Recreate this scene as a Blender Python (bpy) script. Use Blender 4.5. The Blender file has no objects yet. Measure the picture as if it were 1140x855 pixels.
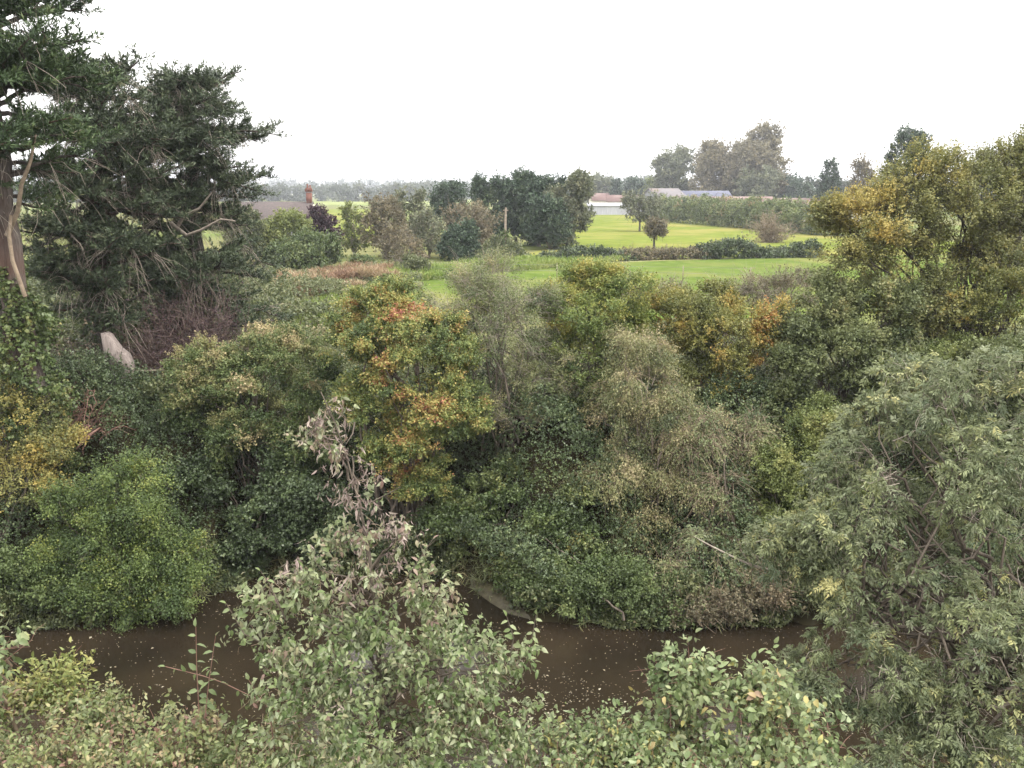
import bpy, math
import numpy as np
R = math.radians
S = bpy.context.scene
C = S.collection

# ------------------------------------------------------------------ camera, sky, sun, exposure
PITCH = R(12.7); FPX = 950.0; EYE = np.array([0.0, 0.0, 9.0])
cd = bpy.data.cameras.new('camera'); cam = bpy.data.objects.new('camera', cd); C.objects.link(cam)
cam.location = EYE; cam.rotation_euler = (math.pi/2 - PITCH, 0, 0)
cd.sensor_width = 36; cd.lens = 36*FPX/1140; cd.clip_start = 0.1; cd.clip_end = 12000
S.camera = cam
HAZE = .00035
SUN_EL, SUN_AZ = R(52), R(100)          # azimuth measured from +Y (ahead) towards +X (right)
w = bpy.data.worlds.new('World'); S.world = w; w.use_nodes = True
nt = w.node_tree; nt.nodes.clear()
out = nt.nodes.new('ShaderNodeOutputWorld'); bg = nt.nodes.new('ShaderNodeBackground')
sky = nt.nodes.new('ShaderNodeTexSky'); sky.sky_type = 'NISHITA'; sky.sun_disc = False
sky.sun_elevation = SUN_EL; sky.sun_rotation = SUN_AZ
sky.air_density = 1.0; sky.dust_density = 3.0
# a closed, bright cloud deck over that sky, a little thicker and thinner from place to place
tc = nt.nodes.new('ShaderNodeTexCoord'); no = nt.nodes.new('ShaderNodeTexNoise')
no.inputs['Scale'].default_value = 2.5; no.inputs['Detail'].default_value = 5
cr = nt.nodes.new('ShaderNodeValToRGB')
cr.color_ramp.elements[0].position = .3; cr.color_ramp.elements[0].color = (12.5, 12.2, 11.8, 1)
cr.color_ramp.elements[1].position = .7; cr.color_ramp.elements[1].color = (15.0, 14.7, 14.3, 1)
mx = nt.nodes.new('ShaderNodeMix'); mx.data_type = 'RGBA'; mx.inputs[0].default_value = .9
nt.links.new(tc.outputs['Generated'], no.inputs['Vector']); nt.links.new(no.outputs['Fac'], cr.inputs['Fac'])
sx_ = nt.nodes.new('ShaderNodeSeparateXYZ'); mr = nt.nodes.new('ShaderNodeMapRange'); mr.inputs['From Min'].default_value = 0; mr.inputs['From Max'].default_value = 1; mr.inputs['To Min'].default_value = .62; mr.inputs['To Max'].default_value = 1.9
vm = nt.nodes.new('ShaderNodeVectorMath'); vm.operation = 'SCALE'      # an overcast sky is about three times as bright overhead as at the horizon
nt.links.new(tc.outputs['Generated'], sx_.inputs[0]); nt.links.new(sx_.outputs['Z'], mr.inputs['Value']); nt.links.new(cr.outputs['Color'], vm.inputs[0]); nt.links.new(mr.outputs[0], vm.inputs['Scale'])
nt.links.new(sky.outputs['Color'], mx.inputs[6]); nt.links.new(vm.outputs[0], mx.inputs[7])
nt.links.new(mx.outputs[2], bg.inputs['Color']); bg.inputs['Strength'].default_value = 0.1
nt.links.new(bg.outputs['Background'], out.inputs['Surface'])
sd = bpy.data.lights.new('sun', 'SUN'); sun = bpy.data.objects.new('sun', sd); C.objects.link(sun)
sd.energy = 1.5; sd.angle = R(10); sd.color = (1, .95, .86)
sun.rotation_euler = (math.pi/2 - SUN_EL, 0, -SUN_AZ + math.pi)
vs = S.view_settings
vs.view_transform = 'Standard'; vs.look = 'None'; vs.gamma = 1; vs.use_curve_mapping = False; vs.exposure = 1.18
S.cycles.use_denoising = True
S.cycles.max_bounces = 6; S.cycles.diffuse_bounces = 3; S.cycles.glossy_bounces = 2
S.cycles.transmission_bounces = 4; S.cycles.volume_bounces = 0; S.cycles.caustics_reflective = False
S.cycles.caustics_refractive = False

# ------------------------------------------------------------------ helpers
def unit(v): return v/np.maximum(np.linalg.norm(v, axis=-1, keepdims=True), 1e-9)
def at(px, py, Y):
    """a point the photograph's pixel (px, py) looks at, Y metres ahead"""
    u = (px-570)/FPX; v = (427.5-py)/FPX
    t = Y/(math.cos(PITCH)+v*math.sin(PITCH))
    return np.array([u*t, Y, 9+t*(v*math.cos(PITCH)-math.sin(PITCH))])
def gp(px, py, z=3.0):
    u = (px-570)/FPX; v = (427.5-py)/FPX
    t = (z-9)/(v*math.cos(PITCH)-math.sin(PITCH))
    return np.array([u*t, t*(math.cos(PITCH)+v*math.sin(PITCH)), z])
def E(px, py, Y, rx, ry=None, rz=None):
    ry = rx if ry is None else ry; rz = rx if rz is None else rz
    return (at(px, py, Y), np.array([rx, ry, rz], float))
def W(x, y, z, rx, ry=None, rz=None):
    ry = rx if ry is None else ry; rz = rx if rz is None else rz
    return (np.array([x, y, z], float), np.array([rx, ry, rz], float))
def pnoise(P, scale, seed=0):
    g = np.random.default_rng(seed+77); a = np.zeros(P.shape[:-1])
    for k in range(6):
        d = unit(g.normal(size=3)); a += np.sin((P@d)*(6.28/scale)*g.uniform(.6, 1.7)+g.uniform(0, 6.28))
    return np.clip(.5+a/6.0, 0, 1)

class Geo:
    def __init__(s): s.v = []; s.f = []; s.t = []; s.n = 0
    def add(s, V, faces, tint=None):
        V = V.reshape(-1, 3)
        s.v.append(V); s.t.append(np.full(len(V), .5) if tint is None else tint.reshape(-1))
        for f in faces: s.f.append(f+s.n)
        s.n += len(V)
    def poly(s, pts, idx=None):
        pts = np.asarray(pts, float); s.add(pts, [np.arange(len(pts))[None, :]] if idx is None else [np.array([i]) for i in idx])
    def box(s, c, d, rz=0.0):
        c = np.asarray(c, float); x, y, z = np.asarray(d)/2
        V = np.array([[i*x, j*y, k*z] for k in (-1, 1) for j in (-1, 1) for i in (-1, 1)])
        ca, sa = math.cos(rz), math.sin(rz)
        V = np.stack([V[:, 0]*ca-V[:, 1]*sa, V[:, 0]*sa+V[:, 1]*ca, V[:, 2]], 1)+c
        s.add(V, [np.array([[0, 2, 3, 1], [4, 5, 7, 6], [0, 1, 5, 4], [2, 6, 7, 3], [0, 4, 6, 2], [1, 3, 7, 5]])])
    def tubes(s, P, rad, m=4, tint=None, flute=0.0):
        N, K, _ = P.shape
        T = unit(np.gradient(P, axis=1)); ref = np.array([.31, .17, .2])
        ref = np.where(np.abs(T[..., 2:3]) > .75, np.array([1., .2, 0]), np.array([.1, .1, 1.]))
        a = unit(np.cross(T, ref)); b = np.cross(T, a)
        th = np.arange(m)*2*math.pi/m
        fl = 1+flute*(np.sin(3*th[None]+1+.5*np.arange(K)[:, None]*.6)+.7*np.sin(7*th[None]+np.arange(K)[:, None]*.5)+.5*np.sin(11*th[None]+2))
        V = P[:, :, None]+(rad[..., None]*fl[None])[..., None]*(a[:, :, None]*np.cos(th)[:, None]+b[:, :, None]*np.sin(th)[:, None])
        base = (np.arange(N)*K*m)[:, None, None]+(np.arange(K-1)*m)[None, :, None]
        j = np.arange(m)[None, None]; j2 = (j+1) % m
        F = np.stack([base+j, base+j2, base+m+j2, base+m+j], -1).reshape(-1, 4)
        tt = None if tint is None else np.repeat(tint, K*m)
        s.add(V, [F], tt)

def build(name, g, mat, parent=None, smooth=False, origin=None):
    me = bpy.data.meshes.new(name)
    V = np.concatenate(g.v)
    q_ = parent
    while q_ is not None: V = V-np.array(q_.location); q_ = q_.parent
    if parent is not None: pass
    elif origin is not None: V = V-np.asarray(origin)
    tot = np.concatenate([np.full(len(f), f.shape[1], np.int32) for f in g.f])
    loops = np.concatenate([f.reshape(-1) for f in g.f]).astype(np.int32)
    start = np.concatenate([[0], np.cumsum(tot)[:-1]]).astype(np.int32)
    me.vertices.add(len(V)); me.vertices.foreach_set('co', V.astype(np.float32).ravel())
    me.loops.add(len(loops)); me.loops.foreach_set('vertex_index', loops)
    me.polygons.add(len(tot)); me.polygons.foreach_set('loop_start', start); me.polygons.foreach_set('loop_total', tot)
    if smooth: me.polygons.foreach_set('use_smooth', np.ones(len(tot), bool))
    a = me.attributes.new('tint', 'FLOAT', 'POINT'); a.data.foreach_set('value', np.concatenate(g.t).astype(np.float32))
    me.update(calc_edges=True)
    me.materials.append(mat)
    o = bpy.data.objects.new(name, me); C.objects.link(o)
    if parent is not None: o.parent = parent
    elif origin is not None: o.location = origin
    return o
def tag(o, label=None, cat=None, group=None, kind=None):
    for k, v in (('label', label), ('category', cat), ('group', group), ('kind', kind)):
        if v: o[k] = v
    return o
def thing(name, base, label, cat, group=None):
    o = bpy.data.objects.new(name, None); C.objects.link(o); o.location = base; o.empty_display_size = .3
    return tag(o, label, cat, group)

# ------------------------------------------------------------------ materials
def leaf_mat(name, stops, rough=.55, trans=.25, spec=.35, back=None, gain=1.0):
    stops = [(q, tuple(min(.7, c*gain) for c in col)) for q, col in stops]
    m = bpy.data.materials.new(name); m.use_nodes = True; n = m.node_tree; n.nodes.clear(); L = n.links.new
    o = n.nodes.new('ShaderNodeOutputMaterial'); p = n.nodes.new('ShaderNodeBsdfPrincipled'); t = n.nodes.new('ShaderNodeBsdfTranslucent')
    mix = n.nodes.new('ShaderNodeMixShader'); a = n.nodes.new('ShaderNodeAttribute'); a.attribute_name = 'tint'
    r = n.nodes.new('ShaderNodeValToRGB'); e = r.color_ramp.elements
    while len(e) < len(stops): e.new(.5)
    for i, (q, c) in enumerate(stops): e[i].position = q
    for i, (q, c) in enumerate(stops): e[i].position = q; e[i].color = (*c, 1)
    L(a.outputs['Fac'], r.inputs['Fac'])
    col = r.outputs['Color']
    if back is not None:                                   # leaves whose underside is really paler
        gm = n.nodes.new('ShaderNodeNewGeometry'); mc = n.nodes.new('ShaderNodeMix'); mc.data_type = 'RGBA'
        ml = n.nodes.new('ShaderNodeMath'); ml.operation = 'MULTIPLY'; ml.inputs[1].default_value = .75
        L(gm.outputs['Backfacing'], ml.inputs[0]); L(ml.outputs[0], mc.inputs[0]); L(col, mc.inputs[6]); mc.inputs[7].default_value = (*back, 1)
        col = mc.outputs[2]
    L(col, p.inputs['Base Color']); L(col, t.inputs['Color'])
    p.inputs['Roughness'].default_value = rough; p.inputs['Specular IOR Level'].default_value = spec
    mix.inputs[0].default_value = trans
    L(p.outputs[0], mix.inputs[1]); L(t.outputs[0], mix.inputs[2]); L(mix.outputs[0], o.inputs['Surface'])
    return m
def surf_mat(name, c1, c2, scale=4, rough=.85, bump=.3, detail=6, stretch=(1, 1, 1), spec=.3, c3=None, scale2=.2):
    m = bpy.data.materials.new(name); m.use_nodes = True; n = m.node_tree; L = n.links.new
    p = n.nodes['Principled BSDF']; tcn = n.nodes.new('ShaderNodeTexCoord'); mp = n.nodes.new('ShaderNodeMapping'); mp.inputs['Scale'].default_value = stretch
    z = n.nodes.new('ShaderNodeTexNoise'); z.inputs['Scale'].default_value = scale; z.inputs['Detail'].default_value = detail; z.inputs['Roughness'].default_value = .65
    r = n.nodes.new('ShaderNodeValToRGB'); e = r.color_ramp.elements
    e[0].position = .32; e[0].color = (*c1, 1); e[1].position = .68; e[1].color = (*c2, 1)
    L(tcn.outputs['Object'], mp.inputs['Vector']); L(mp.outputs[0], z.inputs['Vector']); L(z.outputs['Fac'], r.inputs['Fac'])
    col = r.outputs['Color']
    if c3 is not None:
        z2 = n.nodes.new('ShaderNodeTexNoise'); z2.inputs['Scale'].default_value = scale2; z2.inputs['Detail'].default_value = 4
        r2 = n.nodes.new('ShaderNodeValToRGB'); r2.color_ramp.elements[0].position = .45; r2.color_ramp.elements[1].position = .65
        mc = n.nodes.new('ShaderNodeMix'); mc.data_type = 'RGBA'; mc.inputs[7].default_value = (*c3, 1)
        L(tcn.outputs['Object'], z2.inputs['Vector']); L(z2.outputs['Fac'], r2.inputs['Fac']); L(r2.outputs['Color'], mc.inputs[0]); L(col, mc.inputs[6]); col = mc.outputs[2]
    L(col, p.inputs['Base Color']); p.inputs['Roughness'].default_value = rough; p.inputs['Specular IOR Level'].default_value = spec
    if bump:
        b = n.nodes.new('ShaderNodeBump'); b.inputs['Strength'].default_value = bump; b.inputs['Distance'].default_value = .05
        L(z.outputs['Fac'], b.inputs['Height']); L(b.outputs[0], p.inputs['Normal'])
    return m

G = lambda *s: list(s)
MAT = {
 'hawthorn': leaf_mat('hawthorn_leaf', [(0, (.035, .055, .018)), (.4, (.085, .115, .030)), (.7, (.16, .165, .040)), (1, (.27, .21, .055))], gain=1.49),
 'autumn': leaf_mat('autumn_leaf', [(0, (.045, .066, .024)), (.35, (.11, .14, .042)), (.55, (.195, .195, .06)), (.75, (.27, .21, .07)), (.9, (.27, .125, .06)), (1, (.2, .07, .05))], gain=1.4),
 'olive': leaf_mat('olive_leaf', [(0, (.035, .05, .024)), (.4, (.080, .098, .042)), (.7, (.135, .145, .065)), (1, (.22, .19, .10))], gain=1.54),
 'drape': leaf_mat('pale_olive_leaf', [(0, (.055, .07, .03)), (.4, (.135, .148, .062)), (.7, (.23, .215, .10)), (1, (.31, .26, .15))], gain=1.1),
 'ochre': leaf_mat('ochre_leaf', [(0, (.045, .055, .016)), (.4, (.12, .125, .035)), (.65, (.20, .17, .045)), (.85, (.28, .17, .05)), (1, (.24, .10, .05))], gain=1.38),
 'buff': leaf_mat('seedhead_leaf', [(0, (.03, .048, .018)), (.4, (.075, .10, .034)), (.6, (.15, .15, .06)), (.8, (.26, .21, .115)), (1, (.34, .28, .18))], gain=1.45),
 'ivy': leaf_mat('ivy_leaf', [(0, (.02, .03, .013)), (.45, (.047, .068, .029)), (.75, (.08, .11, .047)), (1, (.14, .16, .065))], rough=.45, trans=.12, spec=.4, gain=1.15),
 'ivybright': leaf_mat('bright_ivy_leaf', [(0, (.045, .068, .024)), (.45, (.085, .12, .04)), (.75, (.14, .165, .06)), (1, (.25, .22, .07))], rough=.45, trans=.15),
 'bramble': leaf_mat('bramble_leaf', [(0, (.036, .048, .02)), (.45, (.085, .10, .042)), (.75, (.135, .145, .066)), (1, (.20, .165, .085))], rough=.5, gain=1.19),
 'nettle': leaf_mat('nettle_leaf', [(0, (.05, .072, .026)), (.5, (.095, .13, .045)), (.8, (.15, .18, .065)), (1, (.24, .23, .09))]),
 'yellow': leaf_mat('yellow_leaf', [(0, (.07, .08, .028)), (.35, (.145, .15, .052)), (.65, (.26, .225, .07)), (1, (.40, .29, .08))], gain=1.24),
 'sycamore': leaf_mat('dull_green_leaf', [(0, (.032, .045, .018)), (.5, (.08, .096, .038)), (.8, (.13, .14, .058)), (1, (.20, .17, .07))], gain=1.38),
 'willow': leaf_mat('grey_leaf', [(0, (.06, .085, .045)), (.5, (.125, .155, .085)), (.8, (.18, .20, .11)), (1, (.28, .24, .11))], rough=.5, back=(.25, .28, .19)),
 'ash': leaf_mat('ash_leaf', [(0, (.05, .068, .034)), (.45, (.11, .132, .062)), (.75, (.17, .19, .085)), (1, (.29, .27, .11))], rough=.5, spec=.4, back=(.25, .27, .17), gain=1.23),
 'sapling': leaf_mat('sapling_leaf', [(0, (.075, .115, .036)), (.25, (.14, .185, .07)), (.5, (.21, .235, .12)), (.68, (.27, .245, .15)), (.82, (.26, .185, .145)), (1, (.18, .115, .095))], rough=.5, back=(.26, .29, .18), gain=.92),
 'pale': leaf_mat('pale_shrub_leaf', [(0, (.07, .105, .036)), (.35, (.145, .19, .075)), (.65, (.22, .25, .12)), (.85, (.32, .29, .09)), (1, (.28, .19, .12))], rough=.45, back=(.25, .29, .17), gain=.9),
 'mixed': leaf_mat('mixed_scrub_leaf', [(0, (.07, .095, .03)), (.35, (.14, .17, .06)), (.6, (.21, .22, .095)), (.8, (.28, .24, .12)), (1, (.22, .13, .10))], rough=.5, back=(.24, .26, .15), gain=.95),
 'cypress': leaf_mat('cypress_leaf', [(0, (.02, .032, .017)), (.45, (.048, .078, .034)), (.75, (.08, .125, .046)), (1, (.13, .14, .065))], rough=.6, trans=.08),
 'greycypress': leaf_mat('grey_cypress_leaf', [(0, (.022, .032, .022)), (.45, (.054, .074, .042)), (.75, (.08, .105, .055)), (1, (.12, .13, .075))], rough=.6, trans=.08),
 'withered': leaf_mat('withered_leaf', [(0, (.12, .085, .075)), (.5, (.22, .17, .15)), (1, (.33, .28, .23))], rough=.7, trans=.15),
 'hedge': leaf_mat('hedge_leaf', [(0, (.04, .056, .022)), (.45, (.095, .12, .046)), (.75, (.15, .17, .065)), (1, (.22, .15, .085))], gain=1.35),
 'conifer': leaf_mat('conifer_leaf', [(0, (.014, .026, .016)), (.5, (.03, .05, .028)), (1, (.065, .085, .04))], rough=.65, trans=.06, gain=1.5),
 'deadleaf': leaf_mat('dead_leaf', [(0, (.04, .032, .022)), (.5, (.10, .075, .05)), (1, (.19, .14, .09))], trans=.1, gain=1.2),
 'purple': leaf_mat('purple_leaf', [(0, (.03, .016, .022)), (.5, (.06, .034, .042)), (1, (.11, .065, .06))]),
 'brownish': leaf_mat('brown_green_leaf', [(0, (.05, .05, .03)), (.5, (.115, .10, .06)), (1, (.20, .15, .09))], gain=1.35),
 'greygreen': leaf_mat('grey_green_leaf', [(0, (.045, .055, .035)), (.5, (.095, .105, .062)), (1, (.16, .155, .09))], gain=1.5),
 'faroak': leaf_mat('far_oak_leaf', [(0, (.06, .056, .034)), (.5, (.125, .113, .068)), (1, (.20, .165, .10))], gain=1.5),
 'lightgreen': leaf_mat('light_green_leaf', [(0, (.06, .085, .025)), (.5, (.14, .165, .05)), (1, (.22, .21, .07))], gain=1.1),
 'woods': leaf_mat('wood_leaf', [(0, (.04, .052, .035)), (.5, (.07, .085, .052)), (1, (.12, .12, .07))], gain=1.3),
 'drygrass': leaf_mat('dry_grass_blade', [(0, (.13, .075, .05)), (.5, (.24, .15, .09)), (1, (.34, .27, .16))], trans=.2),
 'grass': leaf_mat('grass_blade', [(0, (.09, .13, .03)), (.5, (.16, .23, .045)), (1, (.26, .28, .09))], trans=.25),
 'float': leaf_mat('floating_leaf_and_glint', [(0, (.16, .12, .07)), (.5, (.3, .26, .17)), (1, (.45, .42, .32))], trans=0, gain=0.6),
 'bark': surf_mat('bark', (.06, .048, .038), (.17, .14, .11), 7, bump=.8, stretch=(1, 1, .25)),
 'twig': surf_mat('twig_bark', (.15, .115, .08), (.32, .25, .18), 9, bump=.2),
 'greytwig': surf_mat('grey_twig_bark', (.2, .17, .14), (.36, .31, .26), 9, bump=.2),
 'redtwig': surf_mat('red_twig_bark', (.13, .07, .055), (.25, .15, .12), 9, bump=.2),
 'purpletwig': surf_mat('purple_twig_bark', (.085, .06, .056), (.16, .115, .10), 9, bump=.2),
 'darkbark': surf_mat('dark_bark', (.03, .026, .022), (.085, .07, .058), 7, bump=.6, stretch=(1, 1, .3)),
 'redbark': surf_mat('cypress_bark', (.035, .03, .026), (.15, .125, .108), 9, bump=1, stretch=(2.2, 2.2, .22), c3=(.085, .05, .038), scale2=.7),
 'palewood': surf_mat('split_pale_wood', (.13, .105, .095), (.27, .23, .21), 12, bump=1, stretch=(1.5, 1.5, .12)),
 'wood': surf_mat('weathered_wood', (.16, .13, .10), (.30, .25, .20), 10, bump=.4, stretch=(.2, 1, 1)),
 'brick': surf_mat('red_brick', (.12, .05, .037), (.175, .075, .055), 12, bump=.2),
 'cream': surf_mat('cream_render', (.5, .46, .38), (.6, .56, .48), 5, bump=.1),
 'white': surf_mat('white_cladding', (.32, .32, .36), (.44, .44, .48), 1.5, bump=.05, stretch=(3, 3, .3)),
 'darkroof': surf_mat('dark_tile_roof', (.055, .045, .045), (.10, .08, .075), 4, bump=.3),
 'redroof': surf_mat('red_brown_roof', (.12, .075, .068), (.165, .105, .095), 2, bump=.2, c3=(.2, .155, .14), scale2=.15),
 'greyroof': surf_mat('grey_sheet_roof', (.115, .105, .11), (.15, .14, .145), 1.2, bump=.1, c3=(.16, .125, .11), scale2=.25),
 'blueroof': surf_mat('blue_grey_roof', (.075, .08, .115), (.11, .115, .155), 1.2, bump=.1),
 'slate': surf_mat('slate_wall', (.16, .16, .18), (.24, .24, .27), 3, bump=.1),
 'glass': surf_mat('window_glass', (.03, .035, .04), (.05, .055, .06), 1, rough=.08, bump=0, spec=.6),
 'clay': surf_mat('clay_pot', (.15, .06, .045), (.2, .085, .06), 9, bump=.1),
 'wire': surf_mat('fence_wire', (.16, .16, .15), (.25, .25, .24), 9, bump=0),
}

# ------------------------------------------------------------------ terrain, water, fields
SH = np.array([gp(px, py, 0)[:2] for px, py in [(-700, 700), (-250, 700), (20, 694), (150, 690), (215, 668), (262, 640), (400, 634), (500, 640), (545, 662), (600, 688), (700, 694), (860, 690), (1100, 690), (1800, 690)]])
def shore(x): return np.interp(x, SH[:, 0], SH[:, 1])
def smooth(a, b, x): t = np.clip((x-a)/(b-a), 0, 1); return t*t*(3-2*t)
def terrain(x, y):
    x = np.asarray(x, float); y = np.asarray(y, float)
    d = y-shore(x)
    z = -.8+.9*smooth(-.9, .15, d)+2.9*smooth(0, 4.2, d)
    d = d+.22*np.sin(x*2.3)*np.sin(x*.9+1)+.12*np.sin(x*5.1+.7)
    z = -.8+.9*smooth(-.9, .15, d)+2.9*smooth(0, 4.2, d)
    lump = .12*np.sin(x*1.3+y*.7)*np.sin(y*1.1-x*.4)*smooth(.5, 3, d)*(1-smooth(26, 34, y))
    left = .5*smooth(-6, -12, x)*smooth(1, 5, d)*(1-smooth(30, 45, y))
    far = 9*smooth(900, 2300, y)+10*smooth(2200, 3000, y)*(.6+.4*np.sin(x/420.0))
    zf = z+lump+left+far
    zn = -.8+.8*smooth(12.6, 11.4, y)+3.2*smooth(11.6, 6.2, y)
    return np.where(y > 14, zf, zn)
def axis(dense0, dense1, step, lo, hi):
    a = list(np.arange(dense0, dense1+1e-6, step)); s = step
    while a[-1] < hi: s *= 1.22; a.append(min(a[-1]+s, hi))
    s = step; b = [dense0]
    while b[-1] > lo: s *= 1.22; b.append(max(b[-1]-s, lo))
    return np.array(b[:0:-1]+a)
XS = axis(-18, 18, .2, -3000, 3000); YS = axis(5, 26, .2, -200, 3000)
gx, gy = np.meshgrid(XS, YS); gz = terrain(gx, gy)
g = Geo(); nx, ny = len(XS), len(YS)
i = (np.arange(ny-1)[:, None]*nx+np.arange(nx-1)[None]).reshape(-1)
g.add(np.stack([gx, gy, gz], -1), [np.stack([i, i+1, i+nx+1, i+nx], 1)])
ground_m = surf_mat('rough_ground', (.075, .085, .035), (.16, .15, .07), .9, bump=1, spec=.0, rough=1, c3=(.10, .13, .04), scale2=.05)
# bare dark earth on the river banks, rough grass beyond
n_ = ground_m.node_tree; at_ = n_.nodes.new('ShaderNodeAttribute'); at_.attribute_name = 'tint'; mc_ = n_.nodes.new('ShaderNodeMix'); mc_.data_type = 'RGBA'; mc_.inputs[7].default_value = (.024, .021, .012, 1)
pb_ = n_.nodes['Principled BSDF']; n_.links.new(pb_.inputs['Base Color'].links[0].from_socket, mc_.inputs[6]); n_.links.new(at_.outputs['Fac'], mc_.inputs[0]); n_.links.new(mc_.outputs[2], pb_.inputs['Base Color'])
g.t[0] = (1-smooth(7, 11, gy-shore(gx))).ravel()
tag(build('ground', g, ground_m, smooth=True), kind='structure')

def water_mat():
    m = bpy.data.materials.new('brown_water'); m.use_nodes = True; n = m.node_tree; L = n.links.new; p = n.nodes['Principled BSDF']
    tcn = n.nodes.new('ShaderNodeTexCoord')
    z = n.nodes.new('ShaderNodeTexNoise'); z.inputs['Scale'].default_value = .5; z.inputs['Detail'].default_value = 5
    r = n.nodes.new('ShaderNodeValToRGB'); r.color_ramp.elements[0].color = (.011, .0085, .0055, 1); r.color_ramp.elements[1].color = (.021, .0155, .0095, 1)
    r.color_ramp.elements[0].position = .35; r.color_ramp.elements[1].position = .65
    L(tcn.outputs['Object'], z.inputs['Vector']); L(z.outputs['Fac'], r.inputs['Fac']); L(r.outputs['Color'], p.inputs['Base Color'])
    p.inputs['Roughness'].default_value = .05; p.inputs['IOR'].default_value = 1.33
    a = n.nodes.new('ShaderNodeTexNoise'); a.inputs['Scale'].default_value = 5; a.inputs['Detail'].default_value = 6; a.inputs['Roughness'].default_value = .7
    mp = n.nodes.new('ShaderNodeMapping'); mp.inputs['Scale'].default_value = (1, 2.0, 1); mp.inputs['Rotation'].default_value = (0, 0, .5)
    L(tcn.outputs['Object'], mp.inputs['Vector']); L(mp.outputs[0], a.inputs['Vector'])
    b = n.nodes.new('ShaderNodeBump'); b.inputs['Strength'].default_value = .08; b.inputs['Distance'].default_value = .03
    L(a.outputs['Fac'], b.inputs['Height']); L(b.outputs[0], p.inputs['Normal'])
    return m
g = Geo(); g.poly([[-220, 9, 0], [220, 9, 0], [220, 24, 0], [-220, 24, 0]])
tag(build('river_water', g, water_mat()), kind='structure')

def sheet(name, pix, mat, z):
    g = Geo(); g.poly([np.append(gp(px, py, 3.0)[:2], z) for px, py in pix]); return tag(build(name, g, mat), kind='structure')
GZ = float(terrain(0, 70))
fld_near = surf_mat('near_field_grass', (.052, .08, .018), (.10, .135, .032), .7, bump=.8, detail=12, c3=(.125, .13, .045), scale2=.14, spec=0.0, rough=1)
fld_far = surf_mat('far_field_grass', (.08, .105, .02), (.135, .158, .035), .5, bump=.8, detail=12, c3=(.17, .16, .05), scale2=.09, spec=0.0, rough=1)
fld_dist = surf_mat('distant_field_grass', (.13, .155, .05), (.18, .20, .075), .02, bump=0, spec=0.0, rough=1)
sheet('near_field', [(330, 372), (420, 318), (470, 306), (560, 300), (600, 295), (700, 291), (890, 286), (1140, 284), (1400, 300), (1300, 350), (900, 352), (700, 360), (560, 350), (450, 345)], fld_near, GZ+.02)
sheet('far_field', [(555, 291), (600, 279), (640, 268), (640, 236), (715, 239), (735, 244), (910, 262), (1100, 271), (1100, 283), (890, 285), (700, 290), (600, 294)], fld_far, GZ+.015)
sheet('path', [(430, 305), (475, 304.5), (560, 298), (700, 290.3), (885, 285.2), (885, 286.3), (700, 292), (560, 301), (475, 308), (430, 310)], surf_mat('trodden_grass', (.15, .16, .05), (.22, .21, .09), .8, bump=.3), GZ+.03)
sheet('left_field', [(330, 240), (352, 233), (430, 233), (440, 260), (400, 268), (330, 268)], fld_far, GZ+.015)
sheet('distant_field', [(200, 223.5), (560, 223), (560, 227), (200, 229)], fld_dist, GZ+.02)
sheet('distant_meadow', [(640, 220.5), (720, 220.5), (720, 224), (640, 224)], fld_dist, GZ+.02)

# ------------------------------------------------------------------ foliage
def spray_pts(lumps, rng, dens, clump, out=.6, up=.3, inner=.25, back=.35, zlo=-.6, tfun=None, cvar=.13, gap=1.0, flat=1.0):
    Ps, Ds, Ts, CC, OO = [], [], [], [], []
    for li, (c, r) in enumerate(lumps):
        area = 12.57*((((r[0]*r[1])**1.6+(r[0]*r[2])**1.6+(r[1]*r[2])**1.6)/3)**(1/1.6))
        nc = max(8, int(area/(clump*clump*2.0*gap)))
        d = unit(rng.normal(size=(nc, 3))); d = d[d[:, 2] > zlo]
        p = c+d*r*rng.uniform(.72, 1.06, (len(d), 1)); o = unit(d/r)
        inn = rng.random(len(d)) < inner
        p = np.where(inn[:, None], c+d*r*rng.uniform(.4, .8, (len(d), 1)), p)
        keep = np.ones(len(d), bool)
        for lj, (c2, r2) in enumerate(lumps):
            if lj != li: keep &= (((p-c2)/r2)**2).sum(1) > .5
        vw = unit(EYE-p); keep &= ((o*vw).sum(1) > -.25) | (rng.random(len(d)) < back)
        keep &= p[:, 2] > terrain(p[:, 0], p[:, 1])-.1
        keep &= p[:, 2] > .05
        p, o = p[keep], o[keep]
        if not len(p): continue
        per = max(2, int(round(dens*clump*clump*2.0)))
        cr_ = clump*rng.uniform(.6, 1.35, len(p))
        ct = rng.normal(0, cvar, len(p))
        q = unit(rng.normal(size=(len(p), per, 3))+o[:, None]*.8)
        pos = p[:, None]+q*(cr_[:, None]*rng.uniform(.25, 1.1, (len(p), per)))[..., None]*np.array([1, 1, flat])
        dr = unit(q*.7+o[:, None]*out+np.array([0, 0, up])+rng.normal(size=q.shape)*.3)
        Ps.append(pos.reshape(-1, 3)); Ds.append(dr.reshape(-1, 3)); Ts.append(np.repeat(ct, per)); CC.append(p); OO.append(o)
    P, D, T = np.concatenate(Ps), np.concatenate(Ds), np.concatenate(Ts)
    T = T+(.45 if tfun is None else tfun(P))
    return P, D, T, np.concatenate(CC), np.concatenate(OO)

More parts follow.
